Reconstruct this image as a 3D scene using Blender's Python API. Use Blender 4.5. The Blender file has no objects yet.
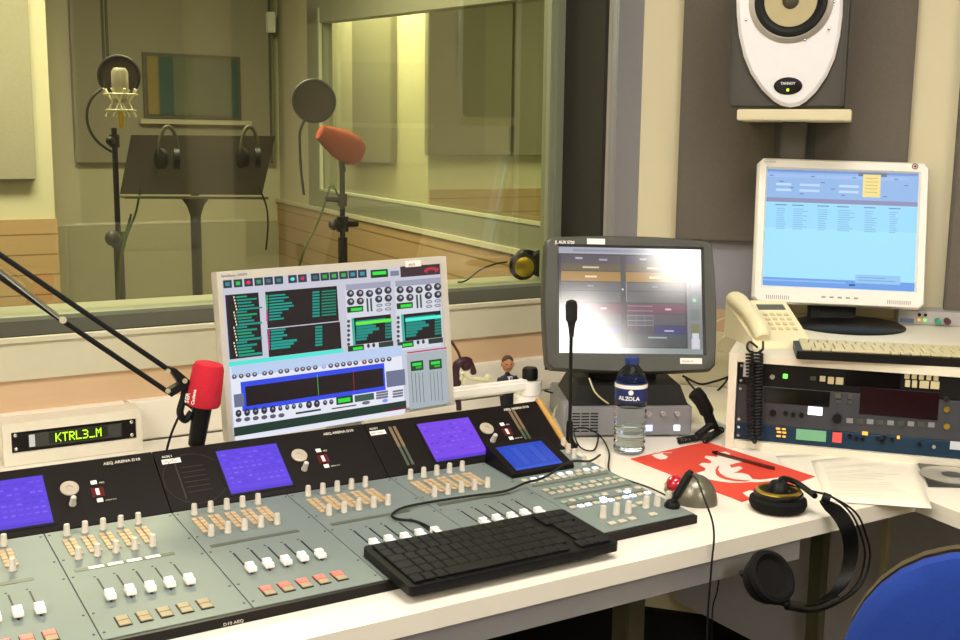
import bpy, bmesh, math, random
from mathutils import Matrix, Vector, Euler
random.seed(7)
PI = math.pi
R = math.radians
# ---------------------------------------------------------------- camera, world, exposure
CAM = Vector((0, 0, 1.34)); F = 1120.0
az, pit, rol = R(31.55376), R(9.0), R(0.66277)
_fw = Vector((math.sin(az)*math.cos(pit), math.cos(az)*math.cos(pit), -math.sin(pit)))
_r0 = Vector((math.cos(az), -math.sin(az), 0)); _u0 = _r0.cross(_fw)
_rt = _r0*math.cos(rol) + _u0*math.sin(rol); _up = -_r0*math.sin(rol) + _u0*math.cos(rol)
cd = bpy.data.cameras.new('camera'); cam = bpy.data.objects.new('camera', cd)
bpy.context.scene.collection.objects.link(cam)
m3 = Matrix((_rt, _up, -_fw)).transposed()
cam.matrix_world = Matrix.Translation(CAM) @ m3.to_4x4()
cd.sensor_width = 36; cd.lens = F/960*36; cd.clip_start = 0.02
bpy.context.scene.camera = cam
sc = bpy.context.scene
sc.view_settings.view_transform = 'Standard'; sc.view_settings.look = 'None'
sc.view_settings.gamma = 1; sc.view_settings.use_curve_mapping = False
sc.view_settings.exposure = 0.08
w = bpy.data.worlds.new('world'); sc.world = w; w.use_nodes = True
w.node_tree.nodes['Background'].inputs[0].default_value = (1.0, .93, .8, 1)
w.node_tree.nodes['Background'].inputs[1].default_value = 0.05
def area(name, loc, rot, sx, sy, power, col):
    l = bpy.data.lights.new(name, 'AREA'); l.shape = 'RECTANGLE'; l.size = sx; l.size_y = sy
    l.energy = power; l.color = col
    o = bpy.data.objects.new(name, l); sc.collection.objects.link(o)
    o.location = loc; o.rotation_euler = rot
    return o
WARM = (1.0, .96, .91)
area('studio_light', (.9, .85, 2.56), (0, 0, 0), 1.2, .6, 15, WARM)
area('studio_light', (-1.2, .4, 2.56), (0, 0, 0), .6, 1.2, 34, WARM)  # unseen ceiling light, placed far left and strengthened to fill under the desk
BOOTH = (1.0, .94, .72)
area('booth_light', (.9, 3.9, 2.55), (0, 0, 0), 1.2, .6, 92, BOOTH)
area('far_booth_light', (2.85, 6.0, 2.55), (0, 0, 0), .4, 1.2, 75, BOOTH)  # unseen lamp added to brighten the side face of the far wall block
area('far_booth_light', (5.2, 4.6, 2.55), (0, 0, 0), 1.2, 1.2, 120, BOOTH)

# ---------------------------------------------------------------- helpers
def ray(x, y): return _fw + _rt*((x-480)/F) - _up*((y-320)/F)
def pl(x, y, p0, n):
    d = ray(x, y); n = Vector(n); return CAM + d*(((Vector(p0)-CAM).dot(n))/d.dot(n))
def onz(x, y, z): return pl(x, y, (0, 0, z), (0, 0, 1))
def ony(x, y, Y): return pl(x, y, (0, Y, 0), (0, 1, 0))
D = .74

def lin(h):
    h = h.lstrip('#'); c = [int(h[i:i+2], 16)/255 for i in (0, 2, 4)]
    return tuple(((v/12.92) if v <= .04045 else ((v+.055)/1.055)**2.4) for v in c)
_M = {}
def mat(name, col, rough=.5, metal=0, emit=None, es=1.0, var=.06, scale=40, bump=0, trans=0, ior=1.45, spec=.5, coat=0):
    if name in _M: return _M[name]
    m = bpy.data.materials.new(name); m.use_nodes = True; nt = m.node_tree; b = nt.nodes['Principled BSDF']
    c = lin(col) if isinstance(col, str) else col
    no = nt.nodes.new('ShaderNodeTexNoise'); no.inputs['Scale'].default_value = scale; no.inputs['Detail'].default_value = 4
    tc = nt.nodes.new('ShaderNodeTexCoord'); nt.links.new(tc.outputs['Object'], no.inputs['Vector'])
    mx = nt.nodes.new('ShaderNodeMix'); mx.data_type = 'RGBA'
    mx.inputs[6].default_value = (*[v*(1-var) for v in c], 1); mx.inputs[7].default_value = (*[min(1, v*(1+var)) for v in c], 1)
    nt.links.new(no.outputs['Fac'], mx.inputs[0]); nt.links.new(mx.outputs[2], b.inputs['Base Color'])
    b.inputs['Roughness'].default_value = rough; b.inputs['Metallic'].default_value = metal
    b.inputs['Transmission Weight'].default_value = trans; b.inputs['IOR'].default_value = ior
    b.inputs['Specular IOR Level'].default_value = spec; b.inputs['Coat Weight'].default_value = coat
    if emit:
        e = lin(emit); b.inputs['Emission Color'].default_value = (*e, 1); b.inputs['Emission Strength'].default_value = es
    if bump:
        bp = nt.nodes.new('ShaderNodeBump'); bp.inputs['Strength'].default_value = bump; bp.inputs['Distance'].default_value = .002
        n2 = nt.nodes.new('ShaderNodeTexNoise'); n2.inputs['Scale'].default_value = scale*8
        nt.links.new(tc.outputs['Object'], n2.inputs['Vector'])
        nt.links.new(n2.outputs['Fac'], bp.inputs['Height']); nt.links.new(bp.outputs[0], b.inputs['Normal'])
    _M[name] = m; return m
def wood(name, c1, c2, plank=.11, gap='6b5a3a', along='H'):
    m = bpy.data.materials.new(name); m.use_nodes = True; nt = m.node_tree; b = nt.nodes['Principled BSDF']
    tc = nt.nodes.new('ShaderNodeTexCoord'); mp = nt.nodes.new('ShaderNodeMapping'); mp.inputs['Scale'].default_value = (2, 2, 40)
    no = nt.nodes.new('ShaderNodeTexNoise'); no.inputs['Scale'].default_value = 1.5; no.inputs['Detail'].default_value = 5
    nt.links.new(tc.outputs['Object'], mp.inputs[0]); nt.links.new(mp.outputs[0], no.inputs['Vector'])
    mx = nt.nodes.new('ShaderNodeMix'); mx.data_type = 'RGBA'; mx.inputs[6].default_value = (*lin(c1), 1); mx.inputs[7].default_value = (*lin(c2), 1)
    nt.links.new(no.outputs['Fac'], mx.inputs[0])
    out = mx.outputs[2]
    if plank:
        sp = nt.nodes.new('ShaderNodeSeparateXYZ'); nt.links.new(tc.outputs['Object'], sp.inputs[0])
        d = nt.nodes.new('ShaderNodeMath'); d.operation = 'DIVIDE'; d.inputs[1].default_value = plank; nt.links.new(sp.outputs[2], d.inputs[0])
        f = nt.nodes.new('ShaderNodeMath'); f.operation = 'FRACT'; nt.links.new(d.outputs[0], f.inputs[0])
        l = nt.nodes.new('ShaderNodeMath'); l.operation = 'LESS_THAN'; l.inputs[1].default_value = .07; nt.links.new(f.outputs[0], l.inputs[0])
        m2 = nt.nodes.new('ShaderNodeMix'); m2.data_type = 'RGBA'; m2.inputs[7].default_value = (*lin(gap), 1)
        nt.links.new(l.outputs[0], m2.inputs[0]); nt.links.new(out, m2.inputs[6]); out = m2.outputs[2]
    nt.links.new(out, b.inputs['Base Color']); b.inputs['Roughness'].default_value = .5
    return m
def glass_mat(name, tint, refl):
    m = bpy.data.materials.new(name); m.use_nodes = True; nt = m.node_tree
    for n in list(nt.nodes):
        if n.type != 'OUTPUT_MATERIAL': nt.nodes.remove(n)
    o = [n for n in nt.nodes if n.type == 'OUTPUT_MATERIAL'][0]
    t = nt.nodes.new('ShaderNodeBsdfTransparent'); t.inputs[0].default_value = (*tint, 1)
    g = nt.nodes.new('ShaderNodeBsdfGlossy'); g.inputs['Roughness'].default_value = .03
    fr = nt.nodes.new('ShaderNodeFresnel'); fr.inputs[0].default_value = 1.5
    mu = nt.nodes.new('ShaderNodeMath'); mu.operation = 'MULTIPLY'; mu.inputs[1].default_value = refl; mu.use_clamp = True
    nt.links.new(fr.outputs[0], mu.inputs[0])
    mx = nt.nodes.new('ShaderNodeMixShader'); nt.links.new(mu.outputs[0], mx.inputs[0])
    nt.links.new(t.outputs[0], mx.inputs[1]); nt.links.new(g.outputs[0], mx.inputs[2]); nt.links.new(mx.outputs[0], o.inputs[0])
    _M[name] = m; return m

class MB:
    def __init__(s, M=None):
        s.bm = bmesh.new(); s.M = M or Matrix(); s.mi = 0; s.col = None; s.cols = {}
    def _fin(s, n0, f0=None):
        s.bm.verts.ensure_lookup_table(); s.bm.faces.ensure_lookup_table()
        for v in s.bm.verts[n0:]: v.co = s.M @ v.co
        for f in s.bm.faces[f0 or 0:]: f.material_index = s.mi
        if s.M.determinant() < 0: bmesh.ops.reverse_faces(s.bm, faces=s.bm.faces[f0 or 0:])
    def raw(s, V, Fs):
        n0, f0 = len(s.bm.verts), len(s.bm.faces)
        vs = [s.bm.verts.new(v) for v in V]
        for f in Fs:
            try: s.bm.faces.new([vs[i] for i in f])
            except ValueError: pass
        s._fin(n0, f0); return s
    def box(s, lo, hi, bev=0, seg=2):
        x0, y0, z0 = [min(a, b) for a, b in zip(lo, hi)]; x1, y1, z1 = [max(a, b) for a, b in zip(lo, hi)]
        V = [(x0,y0,z0),(x1,y0,z0),(x1,y1,z0),(x0,y1,z0),(x0,y0,z1),(x1,y0,z1),(x1,y1,z1),(x0,y1,z1)]
        Fs = [(0,3,2,1),(4,5,6,7),(0,1,5,4),(1,2,6,5),(2,3,7,6),(3,0,4,7)]
        if not bev: return s.raw(V, Fs)
        b = bmesh.new(); vs = [b.verts.new(v) for v in V]
        for f in Fs: b.faces.new([vs[i] for i in f])
        bmesh.ops.bevel(b, geom=b.edges[:], offset=bev, segments=seg, affect='EDGES', clamp_overlap=True)
        b.verts.index_update()
        V = [v.co[:] for v in b.verts]; Fs = [[v.index for v in f.verts] for f in b.faces]; b.free()
        return s.raw(V, Fs)
    def hexa(s, bot, top):
        return s.raw(list(bot)+list(top), [(0,3,2,1),(4,5,6,7),(0,1,5,4),(1,2,6,5),(2,3,7,6),(3,0,4,7)])
    def prism(s, poly, z0, z1):
        n = len(poly); V = [(p[0], p[1], z0) for p in poly] + [(p[0], p[1], z1) for p in poly]
        a = sum(poly[i][0]*poly[(i+1) % n][1]-poly[(i+1) % n][0]*poly[i][1] for i in range(n))
        Fs = [tuple(range(n-1, -1, -1)), tuple(range(n, 2*n))]+[(i, (i+1) % n, n+(i+1) % n, n+i) for i in range(n)]
        if a < 0: Fs = [tuple(reversed(f)) for f in Fs]
        return s.raw(V, Fs)
    def rprism(s, x0, x1, y0, y1, z0, z1, r, n=5):
        P = []
        for cx, cy, a0 in ((x1-r, y1-r, 0), (x0+r, y1-r, 90), (x0+r, y0+r, 180), (x1-r, y0+r, 270)):
            for k in range(n+1):
                a = R(a0+90*k/n); P.append((cx+r*math.cos(a), cy+r*math.sin(a)))
        return s.prism(P, z0, z1)
    def lathe(s, prof, n=24, O=(0, 0, 0), A=(0, 0, 1)):
        A = Vector(A).normalized(); q = Vector((0, 0, 1)).rotation_difference(A).to_matrix(); O = Vector(O)
        V = []; Fs = []
        for r, z in prof:
            for k in range(n):
                a = 2*PI*k/n; V.append(O + q @ Vector((r*math.cos(a), r*math.sin(a), z)))
        for i in range(len(prof)-1):
            for k in range(n):
                k2 = (k+1) % n; Fs.append((i*n+k, i*n+k2, (i+1)*n+k2, (i+1)*n+k))
        Fs.append(tuple(range(n-1, -1, -1))); Fs.append(tuple(range((len(prof)-1)*n, len(prof)*n)))
        return s.raw(V, Fs)
    def cyl(s, p0, p1, r0, r1=None, n=20):
        p0 = Vector(p0); p1 = Vector(p1); return s.lathe([(r0, 0), (r0 if r1 is None else r1, (p1-p0).length)], n, p0, p1-p0)
    def ball(s, c, r, sc_=(1, 1, 1), n=20, rot=None):
        V = []; Fs = []; m = n//2; rot = rot or Matrix.Identity(3)
        for i in range(m+1):
            t = PI*i/m
            for k in range(n):
                a = 2*PI*k/n; st = max(math.sin(t), 1e-4)
                V.append(Vector(c)+rot @ Vector((r*sc_[0]*st*math.cos(a), r*sc_[1]*st*math.sin(a), -r*sc_[2]*math.cos(t))))
        for i in range(m):
            for k in range(n): k2 = (k+1) % n; Fs.append((i*n+k, i*n+k2, (i+1)*n+k2, (i+1)*n+k))
        return s.raw(V, Fs)
    def tube(s, pts, r, n=8, smooth=True, closed=False):
        P = [Vector(p) for p in pts]
        if smooth and len(P) > 2:
            Q = []
            for i in range(len(P)-1):
                a = P[max(i-1, 0)]; b = P[i]; c = P[i+1]; d = P[min(i+2, len(P)-1)]
                for k in range(6):
                    t = k/6; Q.append(.5*((2*b)+(c-a)*t+(2*a-5*b+4*c-d)*t*t+(-a+3*b-3*c+d)*t**3))
            Q.append(P[-1]); P = Q
        V = []; Fs = []; N = None
        for i, p in enumerate(P):
            t = (P[min(i+1, len(P)-1)]-P[max(i-1, 0)]).normalized()
            if N is None: N = t.orthogonal().normalized()
            else:
                N = (N - t*N.dot(t)); N = N.normalized() if N.length > 1e-6 else t.orthogonal().normalized()
            B = t.cross(N); rr = r[min(i, len(r)-1)] if isinstance(r, (list, tuple)) else r
            for k in range(n): a = 2*PI*k/n; V.append(p+(N*math.cos(a)+B*math.sin(a))*rr)
        for i in range(len(P)-1):
            for k in range(n): k2 = (k+1) % n; Fs.append((i*n+k, i*n+k2, (i+1)*n+k2, (i+1)*n+k))
        Fs.append(tuple(range(n-1, -1, -1))); Fs.append(tuple(range((len(P)-1)*n, len(P)*n)))
        return s.raw(V, Fs)
WM = {}
def world_of(o): return WM.get(o.name, Matrix())
def build(name, mb, mats, parent=None, label=None, ang=35, world=True, stuff=False):
    me = bpy.data.meshes.new(name)
    if parent is not None and world:
        inv = world_of(parent).inverted()
        for v in mb.bm.verts: v.co = inv @ v.co
    bmesh.ops.recalc_face_normals(mb.bm, faces=mb.bm.faces[:])
    mb.bm.to_mesh(me); mb.bm.free()
    for m in (mats if isinstance(mats, (list, tuple)) else [mats]): me.materials.append(m)
    for p in me.polygons: p.use_smooth = True
    me.set_sharp_from_angle(angle=R(ang))
    o = bpy.data.objects.new(name, me); sc.collection.objects.link(o)
    if parent is not None: o.parent = parent; WM[o.name] = world_of(parent)
    if label: o['label'] = label
    if stuff: o['kind'] = 'stuff'
    return o
def thing(name, label, cat, loc=(0, 0, 0), rz=0, group=None):
    o = bpy.data.objects.new(name, None); o.empty_display_size = .05; sc.collection.objects.link(o)
    o.location = loc; o.rotation_euler = (0, 0, rz); WM[o.name] = Matrix.Translation(Vector(loc)) @ Matrix.Rotation(rz, 4, 'Z')
    o['label'] = label; o['category'] = cat
    if group: o['group'] = group
    return o
def single(name, mb, mats, label, cat, group=None, loc=None, ang=35, kind=None):
    """a thing that is one mesh, verts given in world space, origin moved to its base"""
    vs = [v.co.copy() for v in mb.bm.verts]
    c = Vector((sum(v.x for v in vs)/len(vs), sum(v.y for v in vs)/len(vs), min(v.z for v in vs)))
    for v in mb.bm.verts: v.co -= c
    o = build(name, mb, mats, ang=ang); o.location = c; o['label'] = label; o['category'] = cat
    if group: o['group'] = group
    if kind: o['kind'] = kind
    return o
def struct(name, mb, m):
    o = build(name, mb, m); o['kind'] = 'structure'; return o
def frame(o, ex, ey, ez=None):
    ex = Vector(ex).normalized(); ey = Vector(ey).normalized(); ez = ez or ex.cross(ey)
    M = Matrix((ex, ey, ez)).transposed().to_4x4(); M.translation = Vector(o); return M
def rotz(o, a): return Matrix.Translation(Vector(o)) @ Matrix.Rotation(a, 4, 'Z')
def text(s, size, M, m, parent, name='lettering', label=None, depth=.0004, align='LEFT', bold=0, xs=1, font_shear=0):
    cu = bpy.data.curves.new('t', 'FONT'); cu.body = s; cu.size = size; cu.align_x = align; cu.align_y = 'BOTTOM_BASELINE'
    cu.extrude = depth; cu.offset = bold; cu.shear = font_shear; cu.resolution_u = 2
    o = bpy.data.objects.new('t', cu); sc.collection.objects.link(o)
    dg = bpy.context.evaluated_depsgraph_get(); me = bpy.data.meshes.new_from_object(o.evaluated_get(dg))
    bpy.data.objects.remove(o); bpy.data.curves.remove(cu)
    inv = world_of(parent).inverted() if parent is not None else Matrix()
    me.transform(inv @ M @ Matrix.Diagonal((xs, 1, 1, 1)))
    me.materials.clear(); me.materials.append(m); me.name = name
    q = bpy.data.objects.new(name, me); sc.collection.objects.link(q)
    if parent is not None: q.parent = parent; WM[q.name] = world_of(parent)
    if label: q['label'] = label
    return q
def screen_mat(name, es, rough=.2, spec=.5):
    m = bpy.data.materials.new(name); m.use_nodes = True; nt = m.node_tree; b = nt.nodes['Principled BSDF']
    a = nt.nodes.new('ShaderNodeAttribute'); a.attribute_name = 'pix'
    b.inputs['Base Color'].default_value = (.01, .01, .012, 1); b.inputs['Roughness'].default_value = rough
    b.inputs['Specular IOR Level'].default_value = spec
    nt.links.new(a.outputs['Color'], b.inputs['Emission Color']); b.inputs['Emission Strength'].default_value = es
    return m
def display(name, M, rects, m, parent, label=None):
    """a lit screen: rects (x0, y0, x1, y1, colour[, shape]) in metres on the plane of M, later ones a hair in front"""
    V = []; Fs = []; C = []
    for i, r in enumerate(rects):
        x0, y0, x1, y1, c = r[:5]; z = .00002*i; n0 = len(V)
        if len(r) > 5:
            k = 12; cx, cy = (x0+x1)/2, (y0+y1)/2
            for j in range(k): V.append((cx+(x1-x0)/2*math.cos(2*PI*j/k), cy+(y1-y0)/2*math.sin(2*PI*j/k), z))
            Fs.append(tuple(range(n0, n0+k)))
        else:
            V += [(x0,y0,z),(x1,y0,z),(x1,y1,z),(x0,y1,z)]; Fs.append((n0, n0+1, n0+2, n0+3))
        C.append((*lin(c), 1))
    me = bpy.data.meshes.new(name); T = world_of(parent).inverted() @ M
    me.from_pydata([T @ Vector(v) for v in V], [], Fs)
    at = me.color_attributes.new('pix', 'FLOAT_COLOR', 'CORNER')
    for p in me.polygons:
        for li in p.loop_indices: at.data[li].color = C[p.index]
    me.materials.append(m); o = bpy.data.objects.new(name, me); sc.collection.objects.link(o)
    o.parent = parent; WM[o.name] = world_of(parent)
    if label: o['label'] = label
    return o

# ---------------------------------------------------------------- materials
cream = mat('cream_paint', 'd9cfae', .7, var=.03, scale=6)
booth_cream = mat('booth_cream_paint', 'c4bea2', .75, var=.03, scale=6)
panelgrey = mat('grey_brown_fabric', '6d655c', .95, var=.12, scale=120, bump=.6)
boothgrey = mat('booth_grey_fabric', '9c9682', .95, var=.1, scale=120, bump=.5)
wallgrey = mat('blue_grey_wall', '9a97a0', .8, var=.05)
white_lam = mat('white_laminate', 'efe8da', .35, var=.015, scale=8)
lam_edge = mat('white_edge_band', 'e6dfd2', .4, var=.02)
greymetal = mat('pale_grey_metal', 'a9a6a8', .5, .2, var=.04)
alu = mat('brushed_aluminium', '9fa0a2', .35, .75, var=.05)
sillmat = mat('pale_sill_paint', 'c6c0a8', .5, var=.03)
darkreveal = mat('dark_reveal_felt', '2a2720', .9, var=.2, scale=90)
carpet = mat('dark_carpet', '121114', 1, var=.3, scale=200, bump=.6)
black = mat('black_plastic', '0e0d0e', .45, var=.2, spec=.3)
blackm = mat('matt_black_metal', '100f10', .55, .3, var=.2)
rubber = mat('black_rubber', '0e0d0e', .6, var=.2)
dkgrey = mat('dark_grey_plastic', '4a4a44', .5, var=.06)
midgrey = mat('grey_case_metal', '8a8a90', .5, .1, var=.05)
chrome = mat('chrome', 'd8d8d8', .15, 1, var=.02)
offwhite = mat('off_white_plastic', 'e3dcca', .45, var=.02)
warmwhite = mat('warm_white_plastic', 'e8dfb8', .45, var=.03)
white = mat('white_plastic', 'f4f0ea', .4, var=.02)
silver = mat('silver_plastic', 'd0cbc2', .35, .1, var=.02)
red = mat('red_foam', 'd8263a', .95, var=.12, scale=300, bump=.6)
paper = mat('white_paper', 'efe8d6', .8, var=.02)
ink = mat('grey_print', '8e8c86', .8)
consolegrey = mat('console_grey_green', '7f8a86', .5, .1, var=.05, scale=30)
consoleblack = mat('console_black_lacquer', '120b0b', .4, var=.2, spec=.3)
knobw = mat('pale_knob_plastic', 'cfc8bc', .4, var=.04)
peach = mat('peach_key_plastic', 'c9ad86', .5, var=.12, scale=200)
beech = mat('beech_cheek', 'c89a52', .5, var=.1)
goldm = mat('gold_ring', 'd9b84a', .3, 1, var=.05)
bluecloth = mat('blue_chair_fabric', '1c3f9c', .95, var=.15, scale=250, bump=.7)
woodtan = wood('tan_wood', 'c9a884', 'd4b592', 0)
wainscot = wood('booth_wainscot_planks', 'ab8c64', 'b4966e', .085, '7a6036')

# ================================================================= STUDIO SHELL
YA = 2.25                                     # studio face of the window wall
B0 = Vector((1.83, 2.229, 0)); BD = Vector((math.cos(R(-50)), math.sin(R(-50)), 0)); BN = Vector((BD.y, -BD.x, 0))  # BN points into the room
def onB(x, y, off=0): return pl(x, y, B0+BN*off, BN)
b1 = B0+BD*2.0
b = MB(); b.prism([(-1.7, -3), (b1.x, -3), (b1.x, b1.y), (B0.x, 2.25), (-1.7, 2.25)], -.05, 0); struct('floor', b, carpet)
b = MB(); b.prism([(-1.7, -3), (b1.x, -3), (b1.x, b1.y), (B0.x+.02, 2.5), (-1.7, 2.5)], 2.6, 2.65); struct('ceiling', b, mat('ceiling_white', 'e6e2d4', .9, var=.02))
b = MB(); b.box((-1.75, -3.05, 0), (-1.7, 2.5, 2.6)); struct('wall_left', b, cream)
b = MB(); b.box((-1.7, -3.05, 0), (b1.x+.05, -3, 2.6)); struct('wall_back', b, cream)
b = MB(); b.box((b1.x, -3, 0), (b1.x+.05, b1.y, 2.6)); struct('wall_right', b, cream)
MW = Matrix.Translation(B0) @ Matrix.Rotation(R(-50), 4, 'Z')          # local x along wall B, y behind it
b = MB(MW); b.box((0.0, 0, 0), (2.0, .08, 2.6)); struct('wall_corner', b, cream)
# window wall: low wall, right pier, head
b = MB(); b.box((-1.7, YA, 0), (1.84, 2.5, .955)); b.box((1.753, YA, .955), (1.84, 2.5, 2.25)); b.box((-1.7, YA, 2.25), (1.84, 2.5, 2.6))
struct('wall_front', b, mat('wall_grey_paint', 'b8b2a6', .7, var=.03))  # one even grey for low wall, pier and head
# mouldings below the window: pale sill face, tan wood band, white trunking
b = MB(); b.box((-1.7, YA-.02, .884), (1.80, YA, .962)); b.box((-1.7, YA-.026, .957), (1.81, YA, .966)); struct('trim_1', b, sillmat)
b = MB(); b.box((-1.7, YA-.012, .82), (1.80, YA, .884)); struct('trim_2', b, woodtan)
b = MB(); b.box((-1.7, YA-.035, D), (.54, YA, .822), .003); b.box((.542, YA-.035, D), (1.80, YA, .822), .003); struct('trim_3', b, white_lam)
b = MB(MW); b.box((0.03, -.012, .878), (1.99, 0, .935)); struct('trim_4', b, woodtan)
b = MB(MW); b.box((0.02, -.03, D), (1.99, 0, .878)); struct('trim_5', b, cream)
zk = ony(560, 619, YA-.02).z
b = MB(); b.box((-1.7, YA-.02, 0), (1.80, YA, max(zk, .1))); b2 = b; struct('trim_14', b, carpet)
b = MB(MW); b.box((.02, -.02, 0), (1.99, 0, max(zk, .1))); struct('trim_15', b, carpet)
# reveal and window frame
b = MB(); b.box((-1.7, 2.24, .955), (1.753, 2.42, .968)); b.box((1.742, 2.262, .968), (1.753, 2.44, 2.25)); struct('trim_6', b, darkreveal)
win = bpy.data.objects.new('window_1', None); sc.collection.objects.link(win); win['kind'] = 'structure'; WM['window_1'] = Matrix()
b = MB(); b.box((1.752, 2.225, .962), (1.842, 2.252, 2.3), .003); b.box((1.752, 2.222, .966), (1.764, 2.226, 2.3)); build('window_frame', b, mat('window_frame_metal', 'a2a1a6', .45, .4, var=.03), win)
b = MB(); b.box((-1.7, 2.43, .957), (1.752, 2.5, .975)); b.box((1.70, 2.43, .975), (1.752, 2.47, 2.25), .003); b.box((1.716, 2.425, .975), (1.726, 2.432, 2.25)); b.box((-1.7, 2.43, 2.22), (1.752, 2.5, 2.25))
build('window_frame', b, mat('inner_frame_metal', '8f937c', .4, .3, var=.03), win)
gl = glass_mat('tinted_glass', (.74, .76, .60), 3.6)
b = MB(); b.raw([(-1.7, 2.45, .975), (1.70, 2.45, .975), (1.70, 2.45, 2.22), (-1.7, 2.45, 2.22)], [(0, 1, 2, 3)]); build('pane', b, gl, win)
# acoustic panels on the corner wall
for k, (p0, p1, wi) in enumerate((((682, 0), (912, 0), None), ((957, 0), None, .5))):
    u0 = (onB(p0[0], 120)-B0).dot(BD); u1 = u0+wi if wi else (onB(p1[0]-2, 120)-B0).dot(BD)
    zb = onB(712, 240).z if k == 0 else onB(950, 352).z
    b = MB(MW); b.box((u0, -.04, zb), (u1, 0, 2.45), .004)
    single('acoustic_panel', b, panelgrey, ['large grey-brown fabric acoustic panel behind the loudspeaker', 'grey fabric acoustic panel at the right edge of the picture'][k], 'acoustic panel')
b = MB(MW); b.box(((onB(683, 120)-B0).dot(BD), -.012, .935), ((onB(760, 120)-B0).dot(BD), 0, onB(712, 240).z)); struct('trim_7', b, wallgrey)
# panels on the walls behind the camera (they show in the window glass)
vx = lambda q: ony(q, 100, 7.9).x
for k, (x0, x1) in enumerate(((vx(-90), vx(48)), (vx(76), vx(183)), (vx(232), vx(296)), (vx(352), b1.x-.1))):
    b = MB(); b.box((x0, -2.998, .5), (x1, -2.95, 2.4), .004); single('acoustic_panel', b, panelgrey, ['leftmost grey-brown acoustic panel of the back wall', 'acoustic panel left of centre on the back wall', 'narrowest acoustic panel in the middle of the back wall', 'rightmost acoustic panel of the back wall'][k], 'acoustic panel', 'acoustic panels behind the camera')
# ceiling lights: housing and bright diffuser
diff = mat('lit_diffuser', 'ffffff', .5, emit='fff8ee', es=6.5)
def ceiling_light(x, y, sx, sy, z, lab, grp, dm):
    t = thing('ceiling_light', lab, 'ceiling light', (x, y, z), 0, grp)
    b = MB(Matrix.Translation((x, y, z))); b.box((-sx/2-.03, -sy/2-.03, -.02), (-sx/2, sy/2+.03, 0)); b.box((sx/2, -sy/2-.03, -.02), (sx/2+.03, sy/2+.03, 0))
    b.box((-sx/2, -sy/2-.03, -.02), (sx/2, -sy/2, 0)); b.box((-sx/2, sy/2, -.02), (sx/2, sy/2+.03, 0)); build('frame', b, white, t)
    b = MB(Matrix.Translation((x, y, z))); b.box((-sx/2, -sy/2, -.012), (sx/2, sy/2, -.004)); build('diffuser', b, dm, t)
diffb = mat('strong_lit_diffuser', 'ffffff', .5, emit='fff8ee', es=22)
for a, lb, dm in (((.30, -2.1, .62, 1.2), 'long lit ceiling light behind the camera, nearest the back wall', diffb), ((1.32, -1.3, .6, .6), 'small square lit ceiling light behind the camera on the right', diffb),
                  ((.9, .85, 1.2, .6), 'wide lit ceiling light above the desk front edge', diff), ((-1.2, .4, .6, 1.2), 'long unseen ceiling light at the left of the camera, placed to fill under the desk', diff)):
    ceiling_light(*a, 2.6, lb, None, dm)

# ================================================================= BOOTH BEHIND THE GLASS
bdiff = mat('booth_diffuser', 'ffffff', .5, emit='fff0b0', es=3)
W0 = Vector((1.95, 2.50, 0)); W1 = Vector((2.47, 6.3, 0)); WL = (W1-W0).length; WD = (W1-W0).normalized(); WN = Vector((-WD.y, WD.x, 0))  # WN faces the booth
MR = frame(W0, WD, -WN, Vector((0, 0, 1)))                      # x along the wall away from us, y out of the booth, z up
def onW(x, y, off=0): return pl(x, y, W0+WN*off, WN)
def uW(x, y): return (onW(x, y)-W0).dot(WD)
b = MB(); b.prism([(-1.7, 2.5), (8, 2.5), (8, 9), (-1.7, 9)], -.05, 0); struct('floor_booth', b, mat('booth_carpet', '5a5f48', 1, var=.15, scale=80))
b = MB(); b.prism([(-1.7, 2.5), (8, 2.5), (8, 9), (-1.7, 9)], 2.6, 2.65); struct('ceiling_booth', b, booth_cream)
u0, u1 = uW(543, 100), uW(310, 100)          # opening of the second window
zb, zt = 1.0, 2.02
b = MB(MR)
for lo, hi in (((-.02, 0, 0), (WL, .12, zb)), ((-.02, 0, zb), (.12, .12, 2.6)), ((u1, 0, zb), (WL, .12, 2.6)), ((.12, 0, zt+.05), (u1, .12, 2.6))): b.box(lo, hi)
struct('wall_booth_right', b, booth_cream)
b = MB(MR); b.box((-.02, -.02, 0), (WL-.01, 0, .985)); struct('trim_8', b, wainscot)
b = MB(MR); b.box((-.02, -.03, .982), (WL-.01, 0, 1.0)); struct('trim_9', b, booth_cream)
w2 = bpy.data.objects.new('window_2', None); sc.collection.objects.link(w2); w2['kind'] = 'structure'; WM['window_2'] = Matrix()
olive = mat('olive_frame_paint', '878871', .5, .1, var=.04)
b = MB(MR); fz = .085
b.box((.12, -.012, zb), (u1, .06, zb+fz)); zh1 = onW(312, 23).z; zh0 = onW(540, 4).z; b.hexa([(.12, -.012, zh0), (u1, -.012, zh1), (u1, .06, zh1), (.12, .06, zh0)], [(.12, -.012, zt+.05), (u1, -.012, zt+.05), (u1, .06, zt+.05), (.12, .06, zt+.05)]); b.box((u1-.22, -.012, zb+fz), (u1, .06, zt-.02)); b.box((.12, -.012, zb+fz), (.2, .06, zt-.02))
build('window_frame', b, olive, w2)
b = MB(MR); b.box((.2, -.016, zb+fz), (u1-.22, 0, zb+fz+.012)); b.box((u1-.24, -.016, zb+fz), (u1-.22, 0, zt-.02)); build('bead', b, mat('pale_bead', 'b8bb9a', .5), w2)
b = MB(MR); b.raw([(.2, .04, zb+fz), (u1-.22, .04, zb+fz), (u1-.22, .04, zt), (.2, .04, zt)], [(0, 1, 2, 3)]); build('pane', b, glass_mat('far_glass', (.84, .9, .74), .25), w2)
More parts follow.
